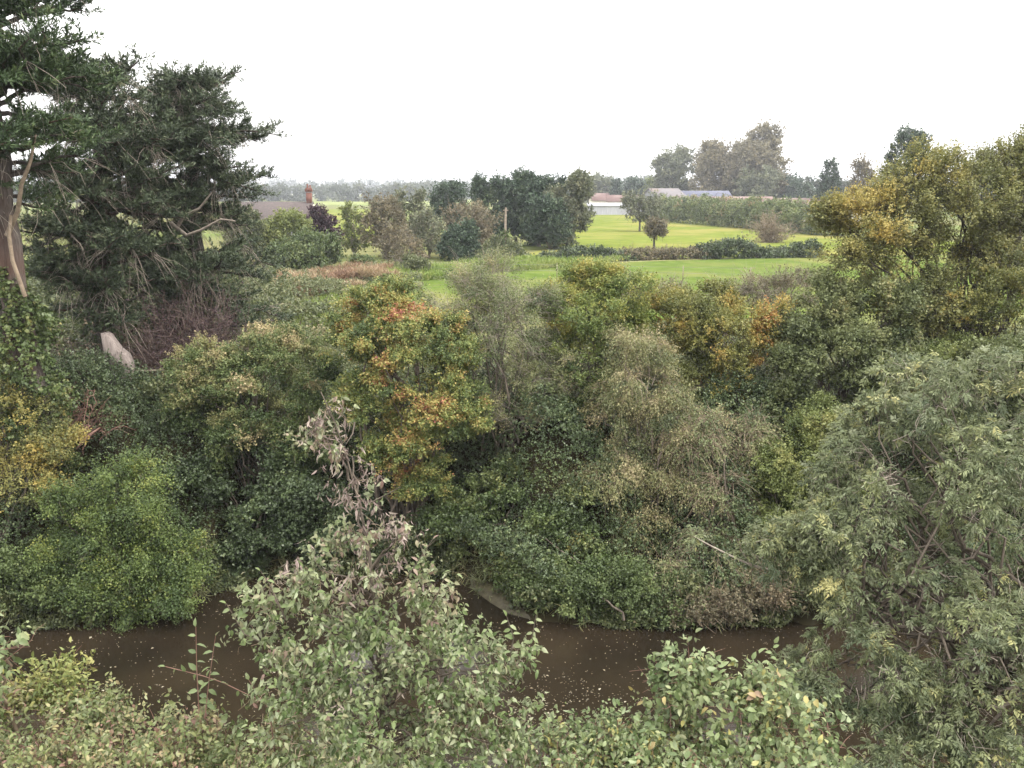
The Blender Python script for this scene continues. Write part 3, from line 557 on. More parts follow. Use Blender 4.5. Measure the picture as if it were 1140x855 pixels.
# ------------------------------------------------------------------ cypresses
def cypress(label, pts, seed, rmax, prof, nlimb, azw, mat='cypress', bark='redbark', r0=.35, h0=.2, el=(5, 40), dens=1.0, lean=0, dead=300, flat=.55, back=.4):
    rng = np.random.default_rng(seed); pts = np.array(pts, float); o = thing('cypress_tree', pts[0], label, 'tree', 'old cypresses at the left')
    n = 12; t = np.linspace(0, 1, n); tk = np.linspace(0, 1, len(pts)); tr = np.stack([np.interp(t, tk, pts[:, a]) for a in range(3)], 1)
    tr[1:-1] += rng.normal(0, .05, (n-2, 3)); g = Geo(); g.tubes(tr[None], (r0*(1-t)**.75+.03+.12*r0*np.exp(-t*18))[None], 40, flute=.09)
    H = pts[-1, 2]-pts[0, 2]; Pl, Dl, Tl, dp, dd = [], [], [], [], []; limbs_p, limbs_r = [], []
    for i_ in range(nlimb):
        f = h0+(1-h0)*((i_+rng.uniform(0, 1))/nlimb)**.9; f = min(f, .995); az = rng.uniform(0, 6.28)
        if math.sin(az) > .3 and rng.random() > back: az = -az
        L = rmax*prof(f)*rng.uniform(.6, 1.03)*azw(az); o_ = np.array([np.interp(f, t, tr[:, a]) for a in range(3)])
        e = R(rng.uniform(*el))+.5*max(0, f-.75); s = np.linspace(0, 1, 9); dx = np.array([math.cos(az), math.sin(az), 0]); bend = rng.normal(0, .25); px_ = np.array([-dx[1], dx[0], 0])
        path = o_+dx*(L*s)[:, None]+px_*(L*bend*s*s)[:, None]; path[:, 2] += L*(math.tan(e)*s-.35*s*s+.22*s**3)
        path[1:] += rng.normal(0, .05*L**.5, (8, 3))*np.array([1, 1, .7]); limbs_p.append(path); limbs_r.append((.04+.03*L)*(1-s)**.8*.5+.01)
        bare = rng.uniform(.15, .45); m_ = int(5+L*6.5*dens)
        for k_ in range(m_):
            u = bare+(1-bare)*(k_+rng.random())/m_; q = np.array([np.interp(u, s, path[:, a]) for a in range(3)]); sg = 1 if k_ % 2 else -1
            td = unit(np.array([np.interp(min(u+.05, 1), s, path[:, a])-np.interp(max(u-.12, 0), s, path[:, a]) for a in range(3)])); lat = unit(np.cross(td, [0, 0, 1.])); ang = R(rng.uniform(25, 75))
            d_ = unit(td*math.cos(ang)+lat*sg*math.sin(ang)+np.array([0, 0, rng.normal(.12, .25)])); sl = L*.32*(1.15-u)*rng.uniform(.5, 1.3)+.22
            nn = max(3, int(sl/.1)); w_ = np.linspace(.12, 1, nn)
            pp = q+d_*(sl*w_)[:, None]+np.array([0, 0, 1])*((.18*sl*w_**2)[:, None]); Pl.append(pp); Dl.append(np.repeat(unit(d_+np.array([0, 0, .25]))[None], nn, 0)); Tl.append(np.full(nn, .42+rng.normal(0, .13))+.22*w_)
        for k_ in range(3):
            u = rng.uniform(.1, .8); dp.append(np.array([np.interp(u, s, path[:, a]) for a in range(3)])); dd.append(unit(dx*.5+rng.normal(size=3)*.6+np.array([0, 0, -.25])))
    g.tubes(np.array(limbs_p), np.array(limbs_r), 5); build('trunk', g, MAT[bark], o, True)
    P, D, T = np.concatenate(Pl), np.concatenate(Dl), np.concatenate(Tl); g = Geo()
    leaves(g, P, D, T, rng, 14, .2, .125, .03, -.1, flat, 'q', .1, .9); build('crown', g, MAT[mat], o)
    dp, dd = np.array(dp), np.array(dd); ii = rng.integers(0, len(dp), dead); g = Geo()
    X, rd = strands(dp[ii], unit(dd[ii]+rng.normal(size=(dead, 3))*.4), rng, .9, .010, 6, .22, .45); g.tubes(X, rd, 3); build('dead_twigs', g, MAT['greytwig'], o)
    return o, tr
def ivy_on(parent, tr, f0, f1, rad, n, mat, seed, ll=.085):
    rng = np.random.default_rng(seed); t = np.linspace(0, 1, len(tr)); f = rng.uniform(f0, f1, n); c = np.stack([np.interp(f, t, tr[:, a]) for a in range(3)], 1)
    a = rng.uniform(0, 6.28, n); edge = np.clip((f1-f)/(f1-f0)*3, .3, 1); r = rad*edge*rng.uniform(.55, 1.15, n)*(1+.35*np.sin(f*60+a*2)); d = np.stack([np.cos(a), np.sin(a), np.zeros(n)], 1)
    g = Geo(); leaves(g, c+d*r[:, None], unit(d+np.array([0, 0, -.3])+rng.normal(size=(n, 3))*.4), .45+.5*(pnoise(c+d, .7, seed)-.5)+rng.normal(0, .1, n), rng, 8, .2, ll, ll*.8, .4, .8, 'q', .1, .5)
    return build('ivy', g, MAT[mat], parent)

bA = on_ground(at(40, 470, 19.4)); oA, tA = cypress('huge red barked cypress at the left edge, its foot wrapped in bright ivy', [bA, at(14, 330, 19.4), at(-2, 200, 19.6), at(-10, 60, 19.8), at(-20, -90, 20)],
    201, 2.5, lambda f: .6 if f < .5 else (.75+.35*math.sin((f-.5)*6)), 96, lambda a: 1.0+.1*math.cos(a), r0=.36, h0=.43, el=(-8, 30), dead=600)
ivy_on(oA, tA, .0, .32, .6, 2600, 'ivybright', 31)
# stout pale fork of the red barked trunk
g = Geo(); P = np.array([at(8, 262, 19.2), at(20, 235, 19.0), at(24, 205, 18.9), at(34, 180, 18.8), at(40, 150, 18.9)]); g.tubes(P[None], np.array([[.06, .05, .045, .035, .02]]), 7)
P = np.array([at(28, 330, 19.0), at(14, 290, 18.9), at(10, 262, 18.95), at(12, 240, 18.9)]); g.tubes(P[None], np.array([[.045, .042, .04, .03]]), 6); build('branch', g, MAT['twig'], oA, True)
bB = on_ground(at(128, 412, 24.5)); oB, tB = cypress('tall ivy clad cypress in the middle of the left group, above the split pale stump', [bB, at(112, 330, 24.6), at(112, 230, 24.8), at(112, 150, 25), at(108, 80, 25)],
    202, 2.5, lambda f: .42+.58*math.sin(min(1, (1-f)*1.5+.06)*2.0), 96, lambda a: 1.0, r0=.4, h0=.2, el=(-15, 34), dead=1500, mat='greycypress')
ivy_on(oB, tB, .03, .62, .55, 2600, 'ivy', 32)
bC = on_ground(at(226, 362, 27.5)); oC, tC = cypress('broad flat topped cypress at the right of the left group, reaching out over the bushes', [bC, at(220, 300, 27.5), at(212, 220, 27.5), at(210, 140, 27.6), at(208, 92, 27.6)],
    203, 2.35, lambda f: (1.12 if f < .4 else .86+.18*math.sin((f-.4)*6)) if f < .86 else .6, 124, lambda a: 1.0+.06*math.cos(a), r0=.3, h0=.1, el=(-14, 24), dead=1900, bark='darkbark', mat='greycypress')
# long bare limbs low on the right hand cypress
g = Geo()
for pxs in ([(196, 255), (205, 240), (222, 232), (236, 214)], [(190, 248), (208, 262), (224, 256), (246, 244), (262, 246)], [(150, 228), (135, 222), (128, 240), (112, 246)]):
    P = np.array([at(a, b, 25.6-.15*i_) for i_, (a, b) in enumerate(pxs)]); n = len(P); g.tubes(P[None], np.linspace(.06, .02, n)[None], 6)
build('branch', g, MAT['greytwig'], oC, True)

# split pale stump, a bit of rail, dead stems, purple bare shrubs
def slab(name, label, cat, pix, Y, th, mat):
    a = np.array([at(px, py, Y) for px, py in pix]); b = a+np.array([.05, th, 0]); n = len(a); g = Geo(); V = np.concatenate([a, b]); idx = np.arange(n)
    g.add(V, [idx[None], (idx[::-1]+n)[None], np.stack([idx, idx+n, (idx+1) % n+n, (idx+1) % n], 1)]); o = build(name, g, MAT[mat], origin=a[0]); return tag(o, label, cat)
slab('split_stump', 'split pale grey stump of torn wood at the foot of the ivy clad cypress', 'stump', [(112, 371), (117, 374), (128, 389), (137, 396), (143, 411), (143, 418), (144, 446), (122, 448), (117, 402)], 22.3, .35, 'palewood')
o = thing('wooden_rail', on_ground(at(146, 420, 23.4)), 'short broken wooden rail beside the split pale stump', 'rail')
g = Geo(); P = np.array([at(140, 412, 23.4), at(160, 413.5, 23.4), at(182, 412, 23.5)]); g.tubes(P[None], np.array([[.035, .04, .03]]), 6); build('rail', g, MAT['wood'], o, True)
g = Geo(); P = np.array([at(146, 431, 23.42), at(146, 419, 23.42), at(145.5, 407, 23.42)]); g.tubes(P[None], np.array([[.05, .05, .045]]), 6); build('post', g, MAT['wood'], o, True)
def twiggy(name, label, cat, base, n, seed, length, r, bark, fan=.6, mat=None, nleaf=0, ll=.05, droop=.1, sub=5, lean=(0, 0, 1.0)):
    rng = np.random.default_rng(seed); base = on_ground(base); o = thing(name, base, label, cat)
    D = unit(rng.normal(size=(n, 3))*fan+np.array(lean)); D[:, 2] = np.abs(D[:, 2])*.9+.08; D = unit(D); P0 = base+rng.normal(size=(n, 3))*np.array([.35, .25, 0])
    X, rd = strands(P0, D, rng, length, r, 7, .28, droop); g = Geo(); g.tubes(X, rd, 4); build('stems', g, MAT[bark], o, True)
    A = X[:, 2:].reshape(-1, 3); TD = np.repeat(D, 5, 0); ii = rng.integers(0, len(A), n*sub); d2 = unit(TD[ii]+rng.normal(size=(n*sub, 3))*.6)
    X2, r2 = strands(A[ii], d2, rng, length*.35, r*.45, 5, .35, droop); g = Geo(); g.tubes(X2, r2, 3); build('twig_sprays', g, MAT[bark], o)
    if mat:
        A = X2[:, 1:].reshape(-1, 3); ii = rng.integers(0, len(A), nleaf); g = Geo(); leaves(g, A[ii], unit(rng.normal(size=(nleaf, 3))), np.full(nleaf, .5), rng, 4, .12, ll, ll*.6); build('foliage', g, MAT[mat], o)
    return o
twiggy('bare_shrub', 'larger purple brown bare shrub under the flat topped cypress', 'shrub', at(218, 375, 25.2), 230, 301, 2.3, .018, 'purpletwig', .62, 'purple', 2600, .06, sub=9)
twiggy('bare_shrub', 'smaller purple brown bare shrub left of the larger one, near the stump', 'shrub', at(172, 398, 24.6), 150, 302, 1.7, .018, 'purpletwig', .65, 'deadleaf', 500, .05, sub=7)
twiggy('bare_shrub', 'dark bare shrub behind the ivy wrapped trunk', 'shrub', at(80, 420, 22.5), 90, 305, 1.7, .016, 'darkbark', .6, 'deadleaf', 700, .06, sub=6)
twiggy('bare_shrub', 'pale brown bare bush in front of the tall hedge', 'shrub', gp(857, 270), 160, 306, 3.0, .035, 'twig', .55, 'brownish', 700, .2, sub=6)
twiggy('dead_stems', 'tangle of reddish dead stems leaning beside the ivy wrapped trunk', 'shrub', at(78, 492, 20.2), 70, 303, 1.3, .018, 'redtwig', .5, sub=3, lean=(.5, 0, 1), droop=.3)
g = Geo(); P = np.array([at(64, 505, 19.6), at(76, 494, 19.7), at(90, 481, 19.8), at(100, 474, 20)]); P2 = P+np.array([.22, .05, -.06]); g.tubes(np.stack([P, P2]), np.array([[.05, .06, .05, .03], [.04, .045, .04, .02]]), 6)
tag(build('fallen_branch', g, MAT['redtwig'], smooth=True, origin=P[0]), 'forked brown fallen branch lying on the ivy slope below the dead stems', 'branch')

# ------------------------------------------------------------------ shrubs of the far bank
def pl(*a, **k):
    k.setdefault('sub', 5); k.setdefault('gap', 1.3); k.setdefault('flat', .6); k['dens'] = k.get('dens', 110)*1.25; k['ll'] = k.get('ll', .065)*.8; k['lw'] = k.get('lw', .04)*.8; k['k'] = int(k.get('k', 13)*1.5); k.setdefault('tj', .07); return plant(*a, **k)
pl('yellowing_shrub', 'yellow leaved shrub at the left edge below the bright ivy', 'shrub', on_ground(at(20, 600, 18.6)), [E(18, 470, 19, .75, .7, .9), E(-30, 500, 19, 1, 1, 1.3), E(30, 545, 18.6, .75, .7, .8), E(-25, 420, 19.5, .8, .7, .8), E(60, 500, 19, .5, .5, .6)], 'yellow', 401, dens=75, k=10, tfun=nz(1.2, 21, .12, .72), cvar=.2, ntw=500, twl=.5)
pl('nettle_patch', 'bright green nettle clump at the left water edge', 'plant', on_ground(at(25, 672, 17.2)), [E(20, 635, 17.2, .6, .5, .55), E(-25, 640, 17.2, .8, .6, .6), E(55, 655, 17, .4, .4, .4)], 'nettle', 402, dens=110, k=10, ll=.08, lw=.045, up=.9)
pl('hawthorn_bush', 'light green hawthorn bush arching over the water at lower left', 'bush', on_ground(at(135, 655, 17.6)),
   [E(138, 532, 18.1, .55, .6, .38), E(82, 560, 18, .55, .6, .42), E(168, 575, 17.7, .6, .6, .4), E(122, 592, 17.5, .62, .6, .42), E(62, 618, 17.6, .5, .5, .4), E(203, 622, 17.4, .5, .5, .42), E(160, 632, 17.2, .55, .5, .42), E(104, 645, 17.1, .55, .5, .42), E(138, 668, 16.9, .7, .5, .32), E(190, 660, 16.9, .42, .45, .32), E(130, 610, 17.9, .9, .6, .8)],
   'hawthorn', 403, dens=85, clump=.24, k=20, twig=.55, ll=.058, lw=.038, droop=.45, out=1.1, up=-.15, tfun=nz_top(.8, 22, -.08, .38, 1.0, 4, .08), ntw=600, sub=6, gap=2.2, flat=.4)
pl('bramble_curtain', 'dark ivy and bramble curtain hanging to the water below the buff topped thicket', 'bush', on_ground(at(285, 622, 19.6)),
   [E(285, 590, 19.6, 1.5, .8, 1.0), E(215, 545, 20, 1.0, .8, .9), E(345, 580, 19.8, 1.0, .8, 1.2), E(270, 520, 20.3, 1.6, .8, .8), E(390, 600, 19.8, .8, .7, .8), E(250, 620, 19.3, .8, .5, .4)], 'ivy', 404, dens=120, k=12, ll=.075, lw=.058, droop=.5, tfun=nz(1.0, 23, .3, .7))
pl('traveller_thicket', 'wide thicket topped with buff seed heads left of the orange hawthorn', 'bush', on_ground(at(280, 520, 21)),
   [E(285, 445, 21, 1.55, 1.2, 1.35), E(235, 410, 21.5, .85, .9, .65), E(330, 415, 21.5, 1.0, 1.0, .9), E(280, 500, 20.4, 1.2, .8, .8), E(345, 480, 20.6, .8, .8, 1.0), E(225, 455, 21, .7, .7, .8), E(300, 385, 21.8, .9, .9, .55)],
   'buff', 405, dens=120, k=13, ll=.06, lw=.042, droop=.35, tfun=nz_top(1.3, 24, .1, .5, 4.2, 5.9, .42), cvar=.16, ntw=900, twl=.45, wmat='twig')
pl('orange_hawthorn', 'large rounded hawthorn turning yellow and orange in the middle of the far bank', 'tree', on_ground(at(455, 590, 20.2)),
   [E(455, 420, 20.2, 1.45, 1.2, 1.35), E(420, 365, 20.6, 1.1, 1.1, .85), E(500, 460, 19.8, .85, .9, .75), E(410, 450, 20.2, .9, .9, 1.0), E(490, 385, 20.4, .85, .9, .8), E(455, 505, 19.7, .95, .8, .75), E(385, 385, 20.8, .7, .7, .7), E(440, 335, 21, .6, .7, .45), E(470, 545, 19.7, .6, .5, .5)],
   'autumn', 406, dens=135, clump=.34, k=14, ll=.062, lw=.046, gap=1.8, flat=.45, droop=.3, tfun=lambda P: .08+.5*pnoise(P, .55, 25)+.26*pnoise(P, 2.2, 125)**2, cvar=.13, tj=.13, crown='crown', trunk='trunk', r0=.09)
pl('twiggy_willow', 'grey olive twiggy bush between the orange hawthorn and the green scrub', 'bush', on_ground(at(560, 520, 21)),
   [E(555, 390, 21.5, 1.5, 1.1, 1.5), E(520, 340, 22, .95, .9, .7), E(590, 350, 22, .8, .9, .9), E(575, 450, 21, 1.0, .8, .9), E(540, 310, 22.5, .8, .8, .45), E(610, 410, 21.3, .7, .7, .9), E(570, 370, 22.4, 1.4, .7, 1.0), E(510, 380, 22.2, .8, .7, .9)],
   'olive', 407, dens=80, clump=.34, k=11, ll=.055, lw=.03, droop=.3, tfun=nz(1.2, 26, .2, .8), ntw=2600, twl=.75, twr=.005, wmat='greytwig', up=.2, gap=1.5, twig=.4)
pl('green_scrub', 'fresh green scrub bush left of the pale draped willow, behind it', 'bush', on_ground(at(655, 460, 22)),
   [E(655, 360, 22, 1.15, 1.0, .9), E(690, 330, 22.6, .9, .9, .65), E(640, 420, 21.6, 1.0, .9, 1.1), E(660, 310, 23, .7, .7, .45), E(625, 330, 22.8, .6, .7, .55), E(660, 385, 22.6, 1.1, .8, .9), E(700, 370, 23, .9, .8, .8)], 'hawthorn', 408, dens=110, k=13, ll=.06, lw=.042, tfun=nz_top(1.2, 27, .15, .55, 5, 7, .2), ntw=700)
pl('draped_bush', 'tall pale olive bush draped with hanging growth down the centre of the bank', 'bush', on_ground(at(715, 610, 19.4)),
   [E(715, 425, 20.4, 1.05, 1.0, 1.05), E(735, 470, 19.9, 1.0, .9, 1.1), E(690, 470, 20, .85, .8, 1.0), E(680, 530, 19.4, .95, .8, .9), E(745, 550, 19.3, .9, .8, 1.0), E(705, 390, 20.8, .7, .8, .5), E(700, 590, 18.9, .9, .7, .7)],
   'drape', 409, dens=110, clump=.27, k=13, ll=.055, lw=.034, droop=.9, out=.6, up=-.7, twig=.5, gap=1.7, tfun=nz_top(1.0, 28, .15, .75, 3, 6, .08), cvar=.16, ntw=1500, twl=.5, wmat='twig')
pl('ochre_hawthorn', 'ochre and yellow hawthorn behind the pale draped bush, below the field', 'tree', on_ground(at(810, 470, 22.5)),
   [E(805, 385, 22.5, 1.35, 1.1, .95), E(765, 360, 22.8, .9, .9, .7), E(845, 370, 22.6, .9, .9, .85), E(790, 340, 23.2, .9, .8, .5), E(790, 425, 22, 1.0, .8, .7), E(740, 345, 23.2, .6, .6, .45)], 'ochre', 410, dens=110, k=13, ll=.062, lw=.045, tfun=nz(1.1, 29, .1, .68), cvar=.13, crown='crown', trunk='trunk', ntw=500)
pl('tan_thicket', 'tan twiggy tangle of dead and green stems above the right hand water edge', 'bush', on_ground(at(785, 650, 17.9)),
   [E(785, 500, 19.3, .95, .8, .9), E(800, 560, 18.6, .9, .8, .9), E(790, 620, 17.9, .9, .7, .75), E(830, 640, 17.7, .6, .6, .6), E(740, 640, 17.8, .6, .6, .55), E(830, 490, 19.5, .5, .6, .7)],
   'olive', 411, dens=75, clump=.3, k=11, ll=.055, lw=.038, droop=.7, up=-.5, twig=.4, gap=1.8, tfun=nz(.8, 30, .15, .8), cvar=.17, ntw=3800, twl=.65, twr=.006, wmat='twig')
pl('yellow_green_bush', 'yellow green bush between the tan tangle and the grey ash tree', 'bush', on_ground(at(890, 620, 18.6)),
   [E(885, 520, 19, .95, .8, .9), E(880, 590, 18.4, .8, .7, .8), E(915, 480, 19.6, .8, .8, .7), E(860, 555, 18.6, .5, .6, .6), E(930, 560, 18.6, .9, .7, 1.1)], 'lightgreen', 412, dens=105, k=13, ll=.065, lw=.042, droop=.4, tfun=nz(1.0, 31, .15, .7))
pl('elder_bush', 'dull dark green bush left of the yellowing tree, above the yellow green bush', 'bush', on_ground(at(930, 480, 21.5)),
   [E(935, 395, 21.5, 1.25, 1.1, 1.1), E(900, 420, 21.2, .9, .9, 1.0), E(975, 350, 21.8, 1.0, 1.0, .9), E(920, 340, 22.3, .8, .9, .7), E(985, 420, 21, 1.1, .9, .9), E(885, 380, 22, .6, .7, .7), E(880, 460, 20.8, .8, .7, .7)], 'sycamore', 413, dens=105, k=12, ll=.085, lw=.055, tfun=nz_top(1.2, 32, .25, .65, 4, 7.5, .15))
pl('bramble_thicket', 'green bramble and ivy thicket below the orange hawthorn, sloping to the muddy edge', 'bush', on_ground(at(560, 610, 19.4)),
   [E(570, 560, 19.9, 1.3, .8, .95), E(520, 590, 19.7, 1.0, .7, .8), E(620, 590, 19.0, .9, .7, .8), E(650, 640, 17.9, .9, .7, .55), E(590, 635, 18.2, .75, .6, .5), E(660, 580, 18.9, .8, .7, .8)],
   'ivybright', 414, dens=110, k=12, ll=.07, lw=.052, droop=.35, tfun=nz_top(1.0, 33, .35, .75, .2, 4.5, -.3), cvar=.14)
pl('waterside_bramble', 'low green bramble overhanging the water under the pale draped bush', 'bush', on_ground(at(700, 665, 17.2)),
   [E(695, 655, 17.2, .7, .5, .5), E(645, 665, 17.1, .5, .45, .35), E(750, 665, 17.1, .55, .45, .4), E(610, 655, 17.5, .5, .4, .35)], 'nettle', 415, dens=120, k=12, ll=.065, lw=.048, droop=.5, tfun=nz(.7, 34, .1, .6))
pl('waterside_bramble', 'dead brown bramble trailing into the water at the right hand bank', 'bush', on_ground(at(820, 672, 17.0)), [E(815, 668, 17, .7, .45, .35), E(860, 655, 17.1, .6, .5, .5), E(770, 675, 16.9, .4, .35, .25)], 'brownish', 416, dens=70, k=10, ll=.06, lw=.04, ntw=1200, twl=.5, wmat='twig')
pl('scrub_bush', 'pinkish grey twiggy low bush at the field edge above the ochre hawthorn', 'bush', on_ground(at(860, 350, 26)), [E(830, 330, 26, .9, .8, .55), E(880, 325, 26.5, .9, .8, .6), E(740, 330, 27, .9, .8, .4), E(690, 318, 27, .7, .7, .35)], 'brownish', 417, dens=55, k=9, ll=.06, lw=.04, ntw=2000, twl=.8, wmat='greytwig', up=.7)

cover('waterside_growth', [(x, shore(x)-.3) for x in sx]+[(x, shore(x)+.9) for x in sx[::-1]], 19000, 'bramble', 108, 9, .25, .07, .045, .5, 2.2, nz(1.0, 11, .1, .6), hmax=.4, droop=.6, cull=1.6, gapx=(-.7, -.1))
cover('waterside_grass', [(x, shore(x)-.25) for x in sx]+[(x, shore(x)+.5) for x in sx[::-1]], 3500, 'bramble', 109, 7, .3, .26, .014, .3, 2.2, nz(1.0, 12, .3, .9), hmax=.2, droop=.3, up=.9, cull=.9, spread=.5)
pl('elder_bush', 'dark green bush on the far bank behind the right side of the ash tree', 'bush', on_ground((11.8, 20.5, 0)), [W(11.5, 20.2, 4, 1.4, 1.2, 1.5), W(12.8, 19.6, 3, 1.3, 1.1, 1.4), W(10.8, 19.2, 2.4, 1.1, .9, 1.3), W(14.2, 20.5, 3.6, 1.3, 1.1, 1.3)], 'sycamore', 430, dens=75, k=11, ll=.085, lw=.055)
# yellowing tree on the right
pl('yellowing_tree', 'wide open crowned tree with yellow leaves at its upper left, on the right', 'tree', on_ground(at(1075, 440, 23.5)),
   [E(1060, 250, 23.5, 1.7, 1.5, 1.35), E(985, 250, 23, 1.15, 1.1, 1.0), E(945, 275, 22.8, .8, .8, .85), E(1110, 215, 24, 1.4, 1.3, 1.1), E(1020, 200, 23.6, .9, .9, .75), E(1000, 320, 22.6, 1.2, 1.1, .85), E(1100, 300, 23, 1.3, 1.2, .7), E(1040, 345, 22.4, 1.0, .9, .5), E(1160, 270, 24, 1.3, 1.2, 1.3), E(930, 240, 23.2, .35, .4, .35), E(1130, 175, 24.3, .8, .8, .5)],
   'yellow', 420, gap=1.15, flat=.8, dens=80, clump=.4, k=11, twig=.32, ll=.075, lw=.05, droop=.25, up=.6,
   tfun=lambda P: .1+.34*pnoise(P, 1.3, 35)+.33*np.exp(-(((P[:, 0]-at(955, 240, 23)[0])/1.3)**2+((P[:, 2]-at(955, 225, 23)[2])/1.2)**2)), cvar=.12, ntw=2600, twl=1.0, twr=.006, wmat='darkbark', bark='darkbark', crown='crown', trunk='trunk', r0=.075, nl=44, limb_up=.25, hmin=.7, m=6, inner=.25, zlo=-.7)
pl('sapling_tree', 'slim dark stemmed young tree in the right corner in front of the yellowing tree', 'tree', on_ground(at(1120, 450, 21.5)), [E(1115, 330, 21.5, 1.0, .9, .6), E(1150, 360, 21.5, .9, .8, .7), E(1090, 345, 21.7, .6, .6, .4)], 'ochre', 421, dens=60, k=10, ll=.07, lw=.045, tfun=nz(1, 36, .1, .6), bark='darkbark', crown='crown', trunk='trunk', r0=.06, nl=14, hmin=1.2, limb_up=.3)
pl('lower_scrub', 'pale green mixed scrub under the slim stems on the right bank', 'bush', on_ground(at(1070, 450, 21)), [E(1060, 405, 21, 1.1, .9, .6), E(1120, 415, 20.6, 1.1, .9, .7), E(1010, 430, 20.4, .9, .8, .7), E(1160, 440, 20, 1, .9, .8)], 'lightgreen', 422, dens=80, k=11, ll=.065, lw=.045, tfun=nz(1, 37, .1, .6), ntw=400)
# ------------------------------------------------------------------ near bank: ash tree, sapling, shrubs
def add_pinnate(g, P, D, T, rng, k, rach, npair, ll, lw, droop):
    N = len(P); n3 = (N, k, 3); rd = unit(D[:, None]*.7+unit(rng.normal(size=n3))*.75+np.array([0, 0, -droop])).reshape(-1, 3)
    b0 = np.repeat(P, k, 0)+rng.normal(size=(N*k, 3))*.03; T2 = np.clip(np.repeat(T, k)+rng.normal(0, .12, N*k), 0, 1)
    nr = unit(rng.normal(size=(N*k, 3))*.5+np.array([0, 0, .9])); lat = unit(np.cross(rd, nr)); nr = np.cross(lat, rd); L = rach*rng.uniform(.7, 1.2, N*k)
    for j in range(npair*2+1):
        f = 1.0 if j == npair*2 else .3+.65*(j//2)/npair; sg = 0 if j == npair*2 else (1 if j % 2 else -1)
        base = b0+rd*(L*f)[:, None]-np.array([0, 0, 1])*(.25*L*f*f)[:, None]; ld = unit(rd*(.55 if sg else 1)+lat*sg*.85+np.array([0, 0, -.3*f-.1])+rng.normal(size=rd.shape)*.15)
        s = rng.uniform(.75, 1.2, len(base)); add_leaf(g, base, ld, unit(nr+rng.normal(size=nr.shape)*.35), ll*s, lw*s, np.clip(T2+rng.normal(0, .05, len(base)), 0, 1), 'h', .3)
def ash():
    rng = np.random.default_rng(500); base = on_ground(at(1180, 1150, 7.6)); base[2] = float(terrain(base[0], base[1]))-.05
    o = thing('ash_tree', base, 'grey green ash tree with narrow curled leaflets filling the lower right corner', 'tree')
    L = [E(1034, 520, 8.6, .95, .8, .85), E(994, 610, 8.4, .95, .8, .8), E(1089, 470, 8.8, .85, .8, .7), E(1124, 600, 8.4, .9, .9, 1.1), E(954, 560, 8.7, .55, .5, .5), E(924, 655, 8.4, .5, .5, .5), E(1044, 700, 8.0, 1.1, .8, .8),
         E(954, 740, 8.0, .7, .6, .6), E(1114, 770, 7.6, .9, .8, .8), E(1004, 820, 7.6, .9, .7, .6), E(979, 480, 9.0, .42, .45, .4), E(1039, 435, 9.2, .45, .5, .35), E(1144, 430, 9, .6, .6, .5), E(894, 615, 8.6, .3, .3, .3)]
    P, D, T, CC, OO = spray_pts(billow(L, rng, 4), rng, 34, .26, .6, .35, .3, .5, -.8, lambda P: .2+.45*pnoise(P, .8, 40)+.12*np.clip((P[:, 2]-5)/2.5, -1, 1), .15, 1.7, .6)
    g = Geo(); add_pinnate(g, P, D, T, rng, 6, .13, 4, .052, .018, .3)
    P3 = P[rng.random(len(P)) < .5]; leaves(g, P3, unit(rng.normal(size=P3.shape)), np.full(len(P3), .3), rng, 5, .2, .06, .02, .3, .9, 'h'); build('crown', g, MAT['ash'], o)
    g = Geo(); pth = np.array([base, base+[-.15, .1, 1.2], at(1120, 760, 8.2)]); g.tubes(pth[None], np.array([[.1, .07, .04]]), 9)
    hub = at(1120, 760, 8.2); ii = rng.choice(len(CC), 46, replace=False); limbs(g, hub, CC[ii], rng, .026, n=9, spread=.12, up=.2, r1=.006, wob=.05)
    mid = at(985, 690, 8.2); limbs(g, mid, CC[rng.choice(len(CC), 26)], rng, .015, n=8, up=.2, r1=.005, wob=.06); build('trunk', g, MAT['bark'], o, True)
    g = Geo(); ii = rng.choice(len(P), 1100, replace=False); X, rd = strands(P[ii]-D[ii]*.25, D[ii], rng, .35, .0045, 5, .3, .2); g.tubes(X, rd, 4); build('twig_sprays', g, MAT['greytwig'], o)
    # long limb reaching out left over the water
    g = Geo(); P = np.array([at(930, 648, 8.6), at(895, 640, 8.7), at(862, 636, 8.8), at(836, 629, 8.9), at(812, 618, 9), at(790, 607, 9), at(772, 597, 9.1)]); g.tubes(P[None], np.array([[.02, .018, .016, .014, .012, .009, .004]]), 7)
    Q = np.array([P[3], at(830, 620, 8.9), at(824, 612, 8.9)]); g.tubes(Q[None], np.array([[.012, .009, .004]]), 5); br = build('branch', g, MAT['greytwig'], o, True)
    tips = np.array([P[6], at(778, 601, 9.1), Q[2], at(826, 618, 8.9)]); tips = np.repeat(tips, 5, 0)+rng.normal(size=(20, 3))*.035
    g = Geo(); add_pinnate(g, tips, unit(rng.normal(size=(20, 3))+[0, 0, .5]), np.full(20, .6), rng, 3, .09, 3, .045, .016, .1); build('leaves', g, MAT['ash'], br)
ash()

